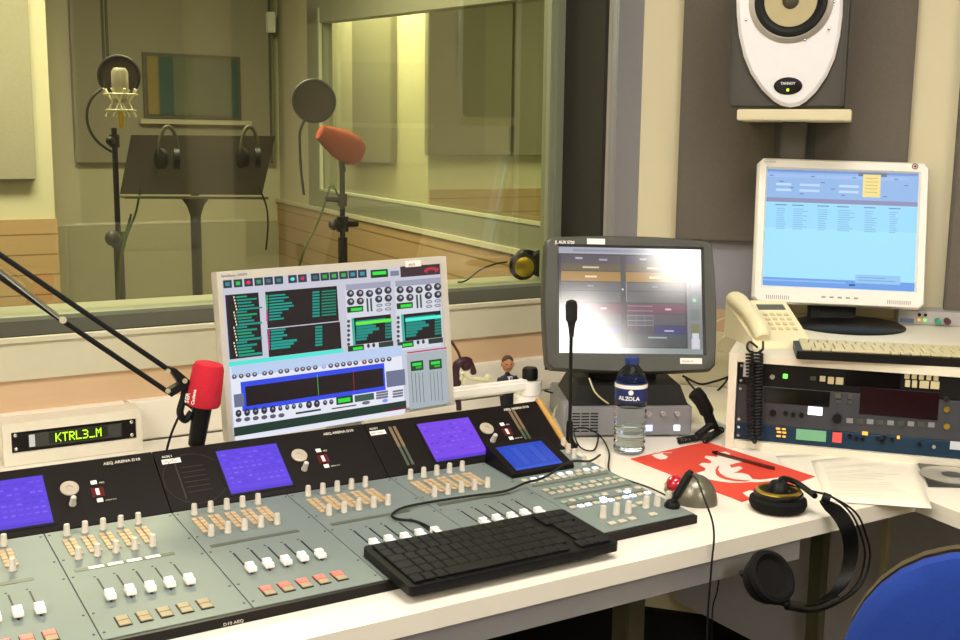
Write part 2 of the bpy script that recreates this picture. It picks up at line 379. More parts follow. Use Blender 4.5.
# back walls of the booth
xb = 1.0
b = MB(); b.box((-1.7, 5.0, 0), (ony(52, 150, 5.0).x, 6.4, 2.6)); struct('wall_booth_left', b, booth_cream)
xw = ony(58, 240, 4.98).x
b = MB(); b.box((-1.7, 4.975, 0), (xw, 5.0, ony(30, 219.5, 4.975).z)); struct('trim_10', b, wainscot)
b = MB(); b.box((.9, 6.3, 0), (2.6, 6.4, 2.6)); struct('wall_booth_back', b, booth_cream)
b = MB(); b.box((1.0, 6.27, 0), (2.45, 6.3, ony(200, 223, 6.27).z)); struct('trim_11', b, mat('olive_skirting', 'a8a486', .7, var=.05))
b = MB(); b.box((-1.75, 2.5, 0), (-1.7, 6.4, 2.6)); struct('wall_booth_far_left', b, booth_cream)
p0 = ony(0, 180, 4.96)
b = MB(); b.box((-1.2, 4.94, p0.z), (ony(33, 100, 4.94).x, 5.0, 2.5), .005); single('acoustic_panel', b, boothgrey, 'beige-grey fabric panel at the far left behind the glass', 'acoustic panel')
# grey door-like panel with a small dark window
xl, xr = ony(74, 100, 6.24).x, ony(274, 100, 6.24).x; zd = ony(170, 163, 6.24).z
t = thing('grey_wall_panel', 'tall grey-green panel with small dark window behind the music stand', 'wall panel', ((xl+xr)/2, 6.3, zd))
b = MB(); b.box((xl, 6.24, zd), (xr, 6.3, 2.55), .004); build('panel', b, boothgrey, t)
b = MB()
for px_ in (104, 108, 276-6): xx = ony(px_, 60, 6.235).x; b.box((xx-.006, 6.232, zd if px_ > 200 else ony(104, 66, 6.235).z), (xx+.006, 6.24, 2.55))
build('seam', b, mat('dark_seam', '5d5a4a', .8), t)
a0 = ony(142, 52, 6.23); a1 = ony(241, 120, 6.23)
b = MB(); b.box((a0.x, 6.225, a1.z), (a1.x, 6.24, a0.z)); wf = build('window', b, mat('dark_window_rim', '5f5c48', .5), t)
b = MB(); b.box((a0.x+.02, 6.219, a1.z+.02), (a1.x-.02, 6.225, a0.z-.02))
for f0, f1, mi in ((.0, .11, 1), (.13, .28, 2), (.93, 1.0, 2)):
    xx0 = a0.x+.02+(a1.x-a0.x-.04)*f0; xx1 = a0.x+.02+(a1.x-a0.x-.04)*f1; b.mi = mi; b.box((xx0, 6.215, a1.z+.02), (xx1, 6.219, a0.z-.02))
build('pane', b, [mat('dim_window', '6f7260', .2), mat('amber_strip', '8f7c48', .4), mat('teal_strip', '3f5a52', .3)], wf)
b = MB(); b.box((a0.x-.03, 6.19, a1.z-.03), (a1.x+.05, 6.24, a1.z-.005)); build('ledge', b, booth_cream, t)
a0 = ony(266, 12, 6.23); a1 = ony(274, 33, 6.23)
b = MB(); b.box((a0.x, 6.20, a1.z), (a1.x, 6.24, a0.z), .004); single('light_switch', b, white, 'small white switch box high on the booth corner', 'switch')
# room beyond the second window: a projecting wall block with panels
Yc = 5.6; q = ony(428, 188, Yc); q2 = ony(428, 100, Yc)
b = MB(); b.box((q.x, Yc, 0), (8, 8.9, 2.6)); struct('wall_far_block', b, booth_cream)
b = MB(); b.box((-.5+2.6, 8.9, 0), (8, 9, 2.6)); struct('wall_far_back', b, booth_cream)
b = MB(); b.box((8, 2.5, 0), (8.05, 9, 2.6)); struct('wall_far_right', b, booth_cream)
b = MB(); b.box((2.1, 2.44, 0), (8, 2.5, 2.6)); struct('wall_far_front', b, booth_cream)
b = MB(); b.box((q.x, Yc-.02, 0), (8, Yc, ony(480, 189, Yc).z)); struct('trim_12', b, wainscot)
p0 = ony(429, 22, Yc-.05); p1 = ony(545, 156, Yc-.05)
b = MB(); b.box((p0.x, Yc-.05, p1.z), (ony(512, 90, Yc-.05).x, Yc, 2.5), .005); b.box((ony(514, 90, Yc-.05).x, Yc-.05, p1.z), (p1.x+1, Yc, 2.5), .005)
farfab = mat('far_room_fabric', '7c7865', .95, var=.1, scale=120, bump=.5)
single('acoustic_panel', b, farfab, 'big grey-green fabric panel seen through both windows', 'acoustic panel')
p0 = pl(391, 100, (q.x-.04, 0, 0), (1, 0, 0)); p1 = pl(352, 100, (q.x-.04, 0, 0), (1, 0, 0))
zz = pl(370, 163, (q.x-.04, 0, 0), (1, 0, 0)).z
b = MB(); b.box((q.x-.04, p0.y, zz), (q.x, min(p1.y, 8.8), 2.5), .005)
single('acoustic_panel', b, farfab, 'narrow grey panel on the side face beyond the second window', 'acoustic panel')
ceiling_light(.9, 3.9, 1.2, .6, 2.6, 'lit ceiling light inside the recording booth', None, bdiff)
ceiling_light(2.85, 6.0, .4, 1.2, 2.6, 'narrow unseen ceiling light added beyond the second window to brighten the wall block', None, bdiff)  # added fitting for the lamp that brightens the far block's side
ceiling_light(5.2, 4.6, 1.2, 1.2, 2.6, 'large lit ceiling light beyond the second window', None, bdiff)

# ================================================================= DESK
desk = thing('studio_desk', 'white laminate L-shaped studio desk with grey steel beam underneath', 'desk', (0.6, 1.8, 0))
b = MB(); b.prism([(-1.5, 1.205), (1.637, 1.205), (1.47, .0), (2.4, -.1), (2.55, 1.31), (1.8, 2.21), (-1.5, 2.21)], .712, D); build('desktop', b, [white_lam], desk)
b = MB(); b.box((-1.4, 1.225, .668), (1.375, 1.255, .711)); build('beam', b, greymetal, desk)
for x in (-.9, ony(630, 620, 1.6).x):
    b = MB(); b.box((x-.022, 1.58, 0), (x+.022, 1.63, .711), .003); build('leg', b, mat('olive_leg_paint', '77745c', .5, .2), desk)
b = MB(); b.box((1.895, .95, .165), (1.915, 2.10, .711)); build('modesty_panel', b, mat('modesty_grey', 'd4d0da', .6, var=.04), desk)
b = MB(); xx = pl(820, 560, (1.885, 0, 0), (1, 0, 0)); b.box((1.87, xx.y-.018, 0), (1.893, xx.y+.018, .711), .002); build('leg', b, mat('olive_leg_paint', '77745c'), desk)
xx = pl(884, 560, (1.885, 0, 0), (1, 0, 0)); b = MB(); b.box((1.88, xx.y-.006, .17), (1.894, xx.y+.006, .711)); build('edge_strip', b, cream, desk)

# ================================================================= MIXING CONSOLE
TS = R(3.3553)
MS = Matrix.Translation((0, 1.29, .755)) @ Matrix.Rotation(TS, 4, 'X')          # x, v up the slope, h off the surface
TB = R(35)
MBR = Matrix.Translation((0, 1.648, .776)) @ Matrix.Rotation(TB, 4, 'X')
con = thing('mixing_console', 'long grey and black broadcast mixing console with rows of knobs and white faders', 'mixing console', (.6, 1.5, D))
X0, X1 = -.098, 1.203
nS = Vector((0, -math.sin(TS), math.cos(TS)))
def onS(x, y, h=0): return pl(x, y, Vector((0, 1.29, .755))+nS*h, nS)
b = MB(); b.raw([(X0, 1.286, D+.0005), (X1, 1.286, D+.0005), (X1, 1.286, .7535), (X0, 1.286, .7535), (X0, 1.80, D+.0005), (X1, 1.80, D+.0005), (X1, 1.80, .79), (X0, 1.80, .79), (X0, 1.648, .7725), (X1, 1.648, .7725)],
    [(0,1,2,3), (4,7,6,5), (0,4,5,1), (3,2,9,8), (8,9,6,7), (0,3,8,7,4), (1,5,6,9,2)]); build('chassis', b, consoleblack, con)
bounds = [-.096, .09, .276, .462, .648, .834, 1.02, 1.203]
screw_spots = []
for i in range(7):
    b = MB(MS); b.box((bounds[i]+.0006, .003, -.0025), (bounds[i+1]-.0006, .356, 0), .0005, 1)
    build('control_panel' if i < 6 else 'master_panel', b, consolegrey, con)
    if i < 6:
        for v in (.02, .075, .19, .25, .345):
            if bounds[i] < 0: continue
            for xx in (bounds[i]+.006, bounds[i+1]-.006): screw_spots.append((xx, v))
# front rail lettering
text('D10 AEQ', .0055, Matrix.Translation((.42, 1.2855, .7425)) @ Matrix.Rotation(R(90), 4, 'X'), knobw, con, 'front_lettering', xs=1.2)
b = MB(MBR)
for x0, x1 in ((X0, .0895), (.0905, .4615), (.4625, .8335), (.8345, 1.2035)): b.box((x0, 0, -.012), (x1, .1235, 0), .0008, 1)
build('meter_bridge', b, consoleblack, con)
b = MB(); b.raw([(X0, 1.66, .775), (X1, 1.66, .775), (X1, 1.745, .835), (X0, 1.745, .835), (X0, 1.80, .79), (X1, 1.80, .79)], [(0,1,2,3), (3,2,5,4), (0,4,5,1), (0,3,4), (1,5,2)]); build('bridge_body', b, consoleblack, con)
b = MB(MBR); b.box((1.2035, -.008, -.03), (1.214, .127, .003), .001); build('end_cheek', b, beech, con)
knob_prof = [(.0052, 0), (.0055, .002), (.0048, .003), (.0042, .016), (.0036, .0175)]
bt = []                                                                   # channel strips
capm = mat('fader_cap_plastic', 'f6f2ee', .35, emit='ffffff', es=.06)  # white plastic with a faint glow put into the caps
redlit = mat('red_lit_key', 'e06058', .4, emit='ff6a5a', es=.75)
tank = mat('tan_key', 'a89878', .5)
protos = {}
def inst(key, name, maker, mats, M, parent):
    """first call builds the mesh in local space, later ones share it"""
    if key not in protos:
        b = MB(); maker(b); me = bpy.data.meshes.new(name); bmesh.ops.recalc_face_normals(b.bm, faces=b.bm.faces[:]); b.bm.to_mesh(me); b.bm.free()
        for m in (mats if isinstance(mats, list) else [mats]): me.materials.append(m)
        for p in me.polygons: p.use_smooth = True
        me.set_sharp_from_angle(angle=R(35)); protos[key] = me
    o = bpy.data.objects.new(name, protos[key]); sc.collection.objects.link(o); o.parent = parent
    o.matrix_local = world_of(parent).inverted() @ M; WM[o.name] = M
    return o
def T(x, y, z): return Matrix.Translation((x, y, z))
def mk_cap(b):
    b.box((-.006, -.009, .003), (.006, .010, .0075), .0007, 1); b.box((-.0058, .0012, .0076), (.0058, .0098, .0115), .0007, 1); b.box((-.0058, -.0088, .0076), (.0058, -.0005, .0098), .0007, 1); b.box((-.0012, -.002, 0), (.0012, .002, .003))
for i in range(6):
    x0 = bounds[i]
    lit = [0, 1, 0, 1, 0, 0][i]
    for k in range(5):
        xx = x0+.033+.0254*k
        if xx < .12: continue
        b = MB(MS); b.box((xx-.0011, .096, .0001), (xx+.0011, .172, .0006)); b.box((xx-.0035, .178, .0001), (xx-.0005, .180, .0004)); build('fader_slot', b, consoleblack, con)
        inst('cap', 'fader_cap', mk_cap, capm, MS @ T(xx+.0005, .103 + (.002 if k % 2 else 0), .0004), con)
        inst('knob', 'rotary_knob', lambda b: b.lathe(knob_prof, 14), knobw, MS @ T(x0+.0275+.0254*k, .333, .0005), con)
        inst('knob', 'rotary_knob', lambda b: b.lathe(knob_prof, 14), knobw, MS @ T(x0+.0245+.0254*k, .244, .0005), con)
        b = MB(MS)
        xc = x0+.0265+.0254*k
        for c in range(2):
            for r_ in range(5):
                b.box((xc-.009+c*.0095, .258+r_*.0125, .0002), (xc-.0012+c*.0095, .268+r_*.0125, .0022), .0006, 1)
        build('key_cluster', b, peach, con)
        b = MB(MS); b.box((xx-.0085, .024, .0001), (xx+.0085, .053, .0005)); kb = build('key_surround', b, consoleblack, con)
        on = (i in (3,)) or (i == 1)
        b = MB(MS); b.box((xx-.0072, .0395, .0005), (xx+.0072, .0515, .0025), .0006, 1); build('channel_key', b, redlit if (i in (1, 3)) else tank, con)
        b = MB(MS); b.box((xx-.0072, .0255, .0005), (xx+.0072, .0375, .0025), .0006, 1); build('channel_key', b, tank, con)
    if x0 > -.05:
        b = MB(MS); b.box((x0+.012, .204, .0001), (x0+.146, .213, .0006))
        st = build('label_strip', b, mat('strip_olive', '5a5f50', .4), con)
        if i == 2:
            for k in range(5):
                if k in (0, 1, 2, 3):
                    b = MB(MS); b.box((x0+.03+.0254*k, .2045, .0007), (x0+.05+.0254*k, .2125, .001)); build('paper_label', b, mat('lit_label', 'f2eed8', .6, emit='fff8d0', es=.45), st)
for xx, v in screw_spots: inst('pscrew', 'panel_screw', lambda b: b.cyl((0, 0, 0), (0, 0, .0006), .0018, n=8), dkgrey, MS @ T(xx, v, 0), con)
# meter bridge: four lilac screens, jog discs, indicators, lettering
def glyph(rr, x, y, w_, h_, c): rr.append((x, y, x+w_, y+h_, c))
lcdm = screen_mat('lilac_display', 1.0, .35, .3)
for k in range(4):
    xs0 = -.183+.372*k
    if xs0 > .05 or k == 0: pass
    lx = xs0
    if k == 0: continue
    x0 = lx; w_ = .104 if k < 3 else .108
    b = MB(MBR); b.box((x0-.004, .011, .0001), (x0+w_+.004, .109, .0012)); sr = build('screen_rim', b, black, con)
    rr = [(0, 0, w_, .090, '5c3cdc' if k < 3 else '7640e0'), (0, .012, w_, .0125, '7654ea'), (0, 0, w_, .006, '5034cc')]
    for r_ in range(7):
        for c in range(9): rr.append((.006+c*.0108, .02+r_*.0095, .012+c*.0108+random.random()*.002, .0235+r_*.0095, random.choice(['6a4ce4', '5238d2', '7a5ae8'])))
    display('lilac_display', MBR @ T(x0, .015, .0013), rr, lcdm, con)
# partially visible left display is k==1 (x .189); discs and indicators follow each screen
for k in range(1, 4):
    base = .326+.3715*(k-1)-.002*(k-1)
    b = MB(MBR @ T(base, .072, 0)); b.lathe([(.0125, 0), (.0135, .001), (.0135, .003), (.011, .004), (.005, .0035), (.0045, .002)], 28); build('jog_disc', b, mat('pale_disc', 'b8ad9c', .4), con)
    b = MB(MBR @ T(base-.001, .043, 0)); b.lathe(knob_prof, 14); build('rotary_knob', b, knobw, con)
    ix = base+.038
    b = MB(MBR); b.box((ix-.006, .0735, .0002), (ix+.003, .081, .002), .0005, 1); build('indicator_key', b, white, con)
    b = MB(MBR); b.box((ix-.004, .0385, .0002), (ix+.005, .046, .002), .0005, 1); build('indicator_key', b, white, con)
    b = MB(MBR); b.box((ix-.008, .050, .0001), (ix+.010, .0675, .001)); build('indicator_window', b, mat('dark_red_window', '5a1218', .3), con)
    b = MB(MBR); b.box((ix-.002, .053, .001), (ix+.003, .065, .0014)); build('indicator_lamp', b, mat('pink_lamp', 'ffd0c8', .4, emit='ffb8a8', es=1), con)
    text('AEQ', .004, MBR @ T(ix+.006, .0745, .0003), knobw, con); text('ARENA D10', .0032, MBR @ T(ix+.008, .040, .0003), knobw, con)
    text('AEQ ARENA D10', .0072, MBR @ T(base+.058, .109, .0003), knobw, con, 'bridge_lettering', bold=.0002, xs=1.05)
for k, sx in enumerate((.472, .838)):
    b = MB(MBR); b.box((sx, .094, .0001), (sx+.03, .1035, .0005)); st = build('sticker', b, white, con)
    text('AUX/1', .006, MBR @ T(sx+.002, .107, .0003), white, con); text('HM 1420', .006, MBR @ T(sx+.0015, .096, .0006), ink, con)
for sx in (.884, 1.138):
    b = MB(MBR); b.box((sx-.0015, .0, .0001), (sx+.0015, .11, .0004)) if False else None
    for d_, c in ((-.0045, 'a08060'), (.0045, 'a08060')):
        b = MB(MBR @ T(0, 0, .0)); b.box((sx+d_-.0028, .06, .0001), (sx+d_+.0028, .108, .0006)); build('level_meter', b, mat('meter_tan', '7f6a50', .5), con)
        b = MB(MBR); b.box((sx+d_-.0024, .018, .0001), (sx+d_+.0024, .060, .0006)); build('level_meter', b, mat('meter_green', '4c5a48', .5), con)
# faint round emblem beside the second screen
b = MB(MBR)
for r_ in (.05,):
    pts = [(.515+r_*math.cos(2*PI*j/48), .058+r_*math.sin(2*PI*j/48), .0002) for j in range(49)]; b.tube(pts, .0005, 5, smooth=False)
for j in range(6): b.box((.497, .032+j*.01, .0001), (.535, .033+j*.01, .0004))
b.box((.49, .02, .0001), (.492, .095, .0004)); build('round_emblem', b, mat('emblem_grey', '3a3230', .4), con)
# master section: small display wedge, button rows, knobs
def SV(x, y):
    p = onS(x, y); return p.x, math.hypot(p.y-1.29, p.z-.755)
wx0, wx1 = 1.035, 1.15
b = MB(MS)
b.hexa([(1.022, .262, .0002), (1.152, .262, .0002), (1.152, .352, .0002), (1.022, .352, .0002)], [(1.022, .262, .008), (1.152, .262, .008), (1.152, .352, .033), (1.022, .352, .033)])
wd = build('display_wedge', b, consoleblack, con)
Mw = MS @ T(1.022, .262, .008) @ Matrix.Rotation(math.atan2(.025, .09), 4, 'X')
rr = [(0, 0, .098, .074, '1640b8'), (.0, 0, .098, .008, '1a50cc')]
for k in range(5): rr.append((.008+k*.018, .012, .020+k*.018, .066, '2450c4' if k % 2 else '1a46c0'))
display('blue_display', Mw @ T(.013, .008, .0004), rr, screen_mat('blue_display', 1.0, .2, .5), wd)
for q in ((563, 447), (568, 453), (574, 458), (584, 465)):
    p = onS(*q); inst('knob', 'rotary_knob', None, None, Matrix.Translation(p) @ Matrix.Rotation(TS, 4, 'X'), con)
keym = mat('master_key', 'c9c2ae', .5); keyg = mat('master_key_green', '9cb09a', .5); keyw = mat('lit_white_key', 'f0f4f8', .5, emit='dfe8ff', es=.5); bl = mat('blue_white_lamp', 'ffffff', .4, emit='9fc4ff', es=2.2)
def keyrow(v, xs_, x1_, n, m, d=.0115, name='master_key'):
    for k in range(n):
        xc = xs_+(x1_-xs_)*k/(n-1)
        mm = m[k % len(m)] if isinstance(m, list) else m
        inst('mk'+mm.name, name, lambda b: b.box((-.0052, -.0045, 0), (.0052, .0045, .003), .0007, 1), mm, MS @ T(xc, v, .0003), con)
keyrow(.243, 1.034, 1.185, 9, [keym, keyw, keyw]); keyrow(.229, 1.040, 1.19, 10, keym)
keyrow(.188, 1.040, 1.187, 10, [keym, keyg]); keyrow(.172, 1.042, 1.187, 10, keym)
keyrow(.131, 1.036, 1.12, 6, [keyg, keym]); keyrow(.131, 1.15, 1.19, 3, keym)
keyrow(.105, 1.036, 1.19, 11, [keym, keyw, keyw])
for v in (.2155, .152, .118):
    b = MB(MS); b.box((1.033, v-.003, .0001), (1.192, v+.003, .0006)); build('label_strip', b, mat('strip_olive', '5a5f50'), con)
for q in ((603, 501), (627, 494)):
    p = onS(*q); b = MB(Matrix.Translation(p) @ Matrix.Rotation(TS, 4, 'X')); b.box((-.006, -.005, .003), (.006, .005, .006), .002); build('lit_key', b, bl, con)
for q in ((603, 518), (616, 515), (628, 513), (646, 508), (657, 506), (668, 503)):
    p = onS(*q); inst('knob', 'rotary_knob', None, None, Matrix.Translation(p) @ Matrix.Rotation(TS, 4, 'X') @ Matrix.Diagonal((1.15, 1.15, 1.15, 1)), con)
for q in ((612, 524), (622, 522), (632, 519.5), (653, 515), (632, 507), (640, 504)):
    p = onS(*q); inst('mk2', 'square_key', lambda b: (b.box((-.0065, -.005, 0), (.0065, .005, .003), .0007, 1)), keym, Matrix.Translation(p) @ Matrix.Rotation(TS, 4, 'X'), con)

# ================================================================= KEYBOARDS
def keyboard(M, W, Dp, H, label, bodym, keym_, rows, lip=.004, name='computer_keyboard', num=True):
    t = thing(name, label, 'keyboard', M.translation); 
    b = MB(M); b.rprism(0, W, 0, Dp, 0, H, .008); build('body', b, bodym, t)
    b = MB(M)
    kh = (Dp-2*lip-.006)/rows
    for r_ in range(rows):
        y0 = lip+.003+r_*kh; n = int(W/.0185)
        kw = (W-.02)/n; k = 0; x = .01
        while k < n:
            s = 1
            if r_ == 0 and k == 3: s = 6
            if r_ in (1, 2, 3) and k in (0,): s = 1.5
            wk = kw*s if s != 1.5 else kw*1.5
            if x+wk > W-.008: break
            if not (num and abs(x-(W*.78)) < kw*.5): b.box((x+.0008, y0+.0008, H), (x+wk-.0008, y0+kh-.0012, H+.004), .0012, 1)
            x += wk; k += s if s == 6 else 1
    ks = build('keys', b, keym_, t)
    return t
Mk = MS @ T(.652, -.060, .0008) @ Matrix.Rotation(R(-.6), 4, 'Z')
kt = keyboard(Mk, .345, .147, .013, 'black compact computer keyboard lying across the console front edge', black, mat('black_keycap', '121112', .4, spec=.35), 6)
RK0 = Vector((1.569, 1.606, D)); MR_ = Matrix.Translation(RK0) @ Matrix.Rotation(R(-50), 4, 'Z'); RKN = BN
def onR(x, y, off=0): return pl(x, y, RK0+BN*off, BN)
def RU(x, y):
    p = onR(x, y); return (p-RK0).dot(BD), p.z-D
RH = .194
RW = .535
# ---- equipment cabinet and its rack units
cab = thing('rack_cabinet', 'low white equipment cabinet with open front full of rack units', 'cabinet', RK0, R(-50))
b = MB(MR_)
b.box((0, 0, .0005), (.016, .6, RH)); build('side_panel', b, offwhite, cab)
b = MB(MR_); b.box((RW-.016, 0, .0005), (RW, .6, RH)); build('side_panel', b, offwhite, cab)
b = MB(MR_); b.box((.0163, 0, RH-.018), (RW-.0163, .6, RH)); build('top_panel', b, offwhite, cab)
b = MB(MR_); b.box((.0163, 0, .0005), (RW-.0163, .6, .016)); build('bottom_panel', b, offwhite, cab)
b = MB(MR_); b.box((.0163, .585, .0163), (RW-.0163, .6, RH-.0183)); build('back_panel', b, dkgrey, cab)
b = MB(MR_); b.box((.0168, .02, .017), (.03, .03, RH-.0185)); b.box((RW-.03, .02, .017), (RW-.0168, .03, RH-.0185)); build('rack_rail', b, greymetal, cab)
navy = mat('blue_faceplate', '183650', .4, .3, var=.08); greyface = mat('slate_faceplate', '42444c', .45, .3, var=.05)
lampw = mat('white_lamp', 'ffffff', .4, emit='e8e8ff', es=1.3); lampg = mat('green_lamp', '60ff60', .4, emit='7dff5a', es=1); lampa = mat('amber_lamp', 'e0a040', .4, emit='ffb040', es=.9); lampr = mat('red_lamp', 'd84848', .4, emit='ff5a50', es=.35)
def PU(x, y, M_=MR_): 
    p = onR(x, y); return (p-RK0).dot(BD), p.z-D
def cp(X, Y): return (720+X/4, 340+Y/4)      # reading of the enlarged view of the cabinet front
def rect_on(b, X0_, Y0_, X1_, Y1_, y0, y1, bev=0):
    u0_, z0_ = PU(*cp(X0_, Y1_)); u1_, z1_ = PU(*cp(X1_, Y0_)); b.box((u0_, y0, z0_), (u1_, y1, z1_), bev, 1)
def disc_on(b, X, Y, r, h, y0=.008, n=14):
    u_, z_ = PU(*cp(X, Y)); b.cyl((u_, y0, z_), (u_, y0-h, z_), r, r*.9, n)
def unit(name, label, cat, z0, z1, face):
    t = thing(name, label, cat, MR_ @ Vector((.26, .1, z0)), R(-50))
    b = MB(MR_); b.box((.0175, .010, z0), (RW-.0175, .014, z1), .001, 1); build('faceplate', b, face, t)
    b = MB(MR_); b.box((.034, .0145, z0+.001), (RW-.034, .42, z1-.001)); build('case', b, black, t)
    for zz in (z0+.008, z1-.008):
        for uu in (.024, RW-.024): b = MB(MR_); b.cyl((uu, .010, zz), (uu, .0075, zz), .0035, .003, 10); build('rack_screw', b, chrome, t)
    return t
za = PU(*cp(70, 180))[1]; zc = PU(*cp(70, 335))[1]
z_bot = .0168; z_top = RH-.0188
u3 = unit('audio_processor', 'thin blue rack processor at the bottom of the white cabinet', 'rack unit', z_bot, zc-.0005, navy)
u2 = unit('disc_recorder', 'slate grey rack disc recorder with wide dark display in the cabinet middle', 'rack unit', zc, za-.0005, greyface)
u1_ = unit('rack_receiver', 'black rack unit with white keypad at the top of the cabinet', 'rack unit', za, z_top, black)
def rp(par, name, rects, m, d=.003, y=.010, bev=.0006):
    for r_ in rects:
        b = MB(MR_); rect_on(b, *r_, y-d, y, bev); build(name, b, m, par)
rp(u1_, 'key', [(738+k*29, 133+k*2, 760+k*29, 157+k*2) for k in range(5)]+[(740, 164, 762, 190), (768, 166, 790, 193), (798, 168, 838, 195), (842, 170, 880, 198)], mat('cream_key', 'c8bd98', .5), .004)
rp(u1_, 'key', [(398, 148, 422, 168), (430, 152, 456, 178), (462, 154, 494, 180)], mat('cream_key', 'c8bd98'), .004)
rp(u1_, 'key', [(250, 140, 270, 156)], lampg, .003); rp(u1_, 'key', [(360, 150, 384, 164)], dkgrey)
rp(u1_, 'sticker', [(90, 92, 116, 150)], mat('lilac_sticker', 'c8ccd8', .6), .001)
rp(u1_, 'display_window', [(500, 124, 726, 186)], mat('black_gloss', '0b0a0c', .15), .001)
b = MB(MR_); disc_on(b, 208, 150, .0055, .004, .010); build('headphone_socket', b, chrome, u1_)
rp(u2, 'disc_tray', [(176, 212, 440, 252)], mat('black_gloss', '0b0a0c'), .002)
rp(u2, 'key', [(458, 216, 486, 236), (508, 218, 532, 238), (460, 244, 486, 256), (508, 246, 532, 258)], dkgrey, .003)
rp(u2, 'display_window', [(556, 215, 880, 300)], mat('dim_red_display', '180a0e', .2, emit='401018', es=.12), .002)
rp(u2, 'lit_label', [(350, 274, 410, 302)], lampw, .002)
text('ALESIS', .007, MR_ @ T(PU(*cp(190, 200))[0], .0095, PU(*cp(190, 203))[1]) @ Matrix.Rotation(R(90), 4, 'X'), white, u2, 'lettering', bold=.0002)
text('MASTERLINK', .005, MR_ @ T(PU(*cp(370, 214))[0], .0095, PU(*cp(370, 214))[1]) @ Matrix.Rotation(R(90), 4, 'X'), knobw, u2)
for X, Y in ((210, 295), (262, 297), (292, 303), (325, 305)):
    b = MB(MR_); disc_on(b, X, Y, .006 if X < 230 else .0045, .01, .010); build('rotary_knob', b, black, u2)
b = MB(MR_); disc_on(b, 468, 318, .009, .012, .010, 20); build('jog_wheel', b, black, u2)
for k in range(9):
    b = MB(MR_); rect_on(b, 505+k*41, 318+k*2.2, 532+k*41, 334+k*2.2, .006, .010); build('transport_key', b, dkgrey if k % 2 else midgrey, u2)
for Y in (240, 282, 350):
    b = MB(MR_); disc_on(b, 908, Y, .006, .004, .010); build('socket', b, goldm if Y != 240 else chrome, u2)
rp(u3, 'lamp_cluster', [(222, 356, 240, 362), (246, 358, 262, 364), (226, 370, 244, 376), (248, 372, 264, 378), (224, 386, 242, 392), (248, 388, 262, 394)], lampa, .001)
rp(u3, 'green_display', [(302, 370, 425, 402)], mat('green_lcd', '6aa07a', .3, emit='80b890', es=.2), .002)
rp(u3, 'red_key', [(448, 376, 488, 412)], lampr, .004)
rp(u3, 'lamp', [(568, 372, 592, 384), (708, 388, 720, 400)], lampa, .002); rp(u3, 'name_plate', [(920, 414, 975, 442)], mat('lilac_sticker', 'c8ccd8'), .001)
for X, Y in ((520, 390), (545, 400), (570, 402), (630, 400), (660, 395), (648, 412), (690, 405), (800, 425), (856, 430)):
    b = MB(MR_); disc_on(b, X, Y, .0042, .006, .010, 10); build('rotary_knob', b, black if X < 850 else chrome, u3)

# ---- beige keyboard, telephone, small device on the cabinet top
zt = D+RH
q0 = onz(813, 351, zt+.018); q1 = onz(958, 358, zt+.018)
kx = Vector((q1.x-q0.x, q1.y-q0.y, 0)).normalized(); ky = Vector((-kx.y, kx.x, 0))
Mk2 = frame(Vector((q0.x, q0.y, zt+.0005))-kx*.03+ky*.0, kx, ky)
keyboard(Mk2, .40, .135, .016, 'dark framed keyboard with beige keys on top of the cabinet', black, mat('beige_keycap', 'c8bc94', .5), 6)
# telephone
pf0 = onz(753, 349, zt); pf1 = onz(812, 349, zt)
ex = Vector((pf1.x-pf0.x, pf1.y-pf0.y, 0)).normalized(); ey = Vector((-ex.y, ex.x, 0))
MP = frame(Vector((pf0.x, pf0.y, zt+.0005)), ex, ey)
PWd = (pf1-pf0).length
tel = thing('desk_telephone', 'cream desk telephone with handset lying on its left side', 'telephone', (pf0.x, pf0.y, zt))
b = MB(MP); Wt = PWd; b.hexa([(0, 0, 0), (Wt, 0, 0), (Wt, .17, 0), (-.012, .17, 0)], [(0, 0.004, .016), (Wt-.002, .004, .016), (Wt-.004, .168, .075), (-.012, .168, .075)]); build('body', b, warmwhite, tel)
sl = math.atan2(.059, .164); MPs = MP @ T(0, .004, .016) @ Matrix.Rotation(sl, 4, 'X')
b = MB(MPs); b.box((Wt*.40, .132, .0003), (Wt*.88, .154, .0015)); build('display', b, mat('phone_lcd', '5c5a48', .3), tel)
for r_ in range(4):
    for c in range(4):
        b = MB(MPs); b.box((Wt*.42+c*Wt*.125, .042+r_*.021, .0003), (Wt*.50+c*Wt*.125, .052+r_*.021, .003), .001, 1); build('key', b, mat('phone_key', 'd2c79c', .5), tel)
b = MB(MPs @ Matrix.Translation((.012, 0, -.006))); b.tube([(.008, .0, .010), (.006, .03, .020), (0, .085, .024), (-.006, .14, .020), (-.010, .172, .010)], [.014, .016, .017, .0175, .018, .0178, .0172, .0165, .016, .0155, .0155, .0155, .016, .0165, .017, .0175, .018, .019, .019, .019, .019, .019, .018, .017, .016], 14)
hs = build('handset', b, warmwhite, tel)
def coil(p0, p1, r, turns, wr, sag=0, n=10, side=Vector((1, 0, 0))):
    p0 = Vector(p0); p1 = Vector(p1); ax = (p1-p0).normalized(); N = ax.orthogonal().normalized(); B = ax.cross(N); P = []
    m = turns*n
    for i in range(m+1):
        a = 2*PI*i/n; P.append(p0+(p1-p0)*(i/m)+(N*math.cos(a)+B*math.sin(a))*r+side*sag*math.sin(PI*i/m))
    return P
c0 = onR(750, 352, .016); c1 = onR(751, 438, .016); c2 = onR(759, 352, .016); c3 = onR(757, 436, .016)
e0 = onz(763, 342, zt+.02)
b = MB(); b.tube([e0, onz(763, 348, zt+.015), onR(762, 350, .02), c2], .0025, 6)
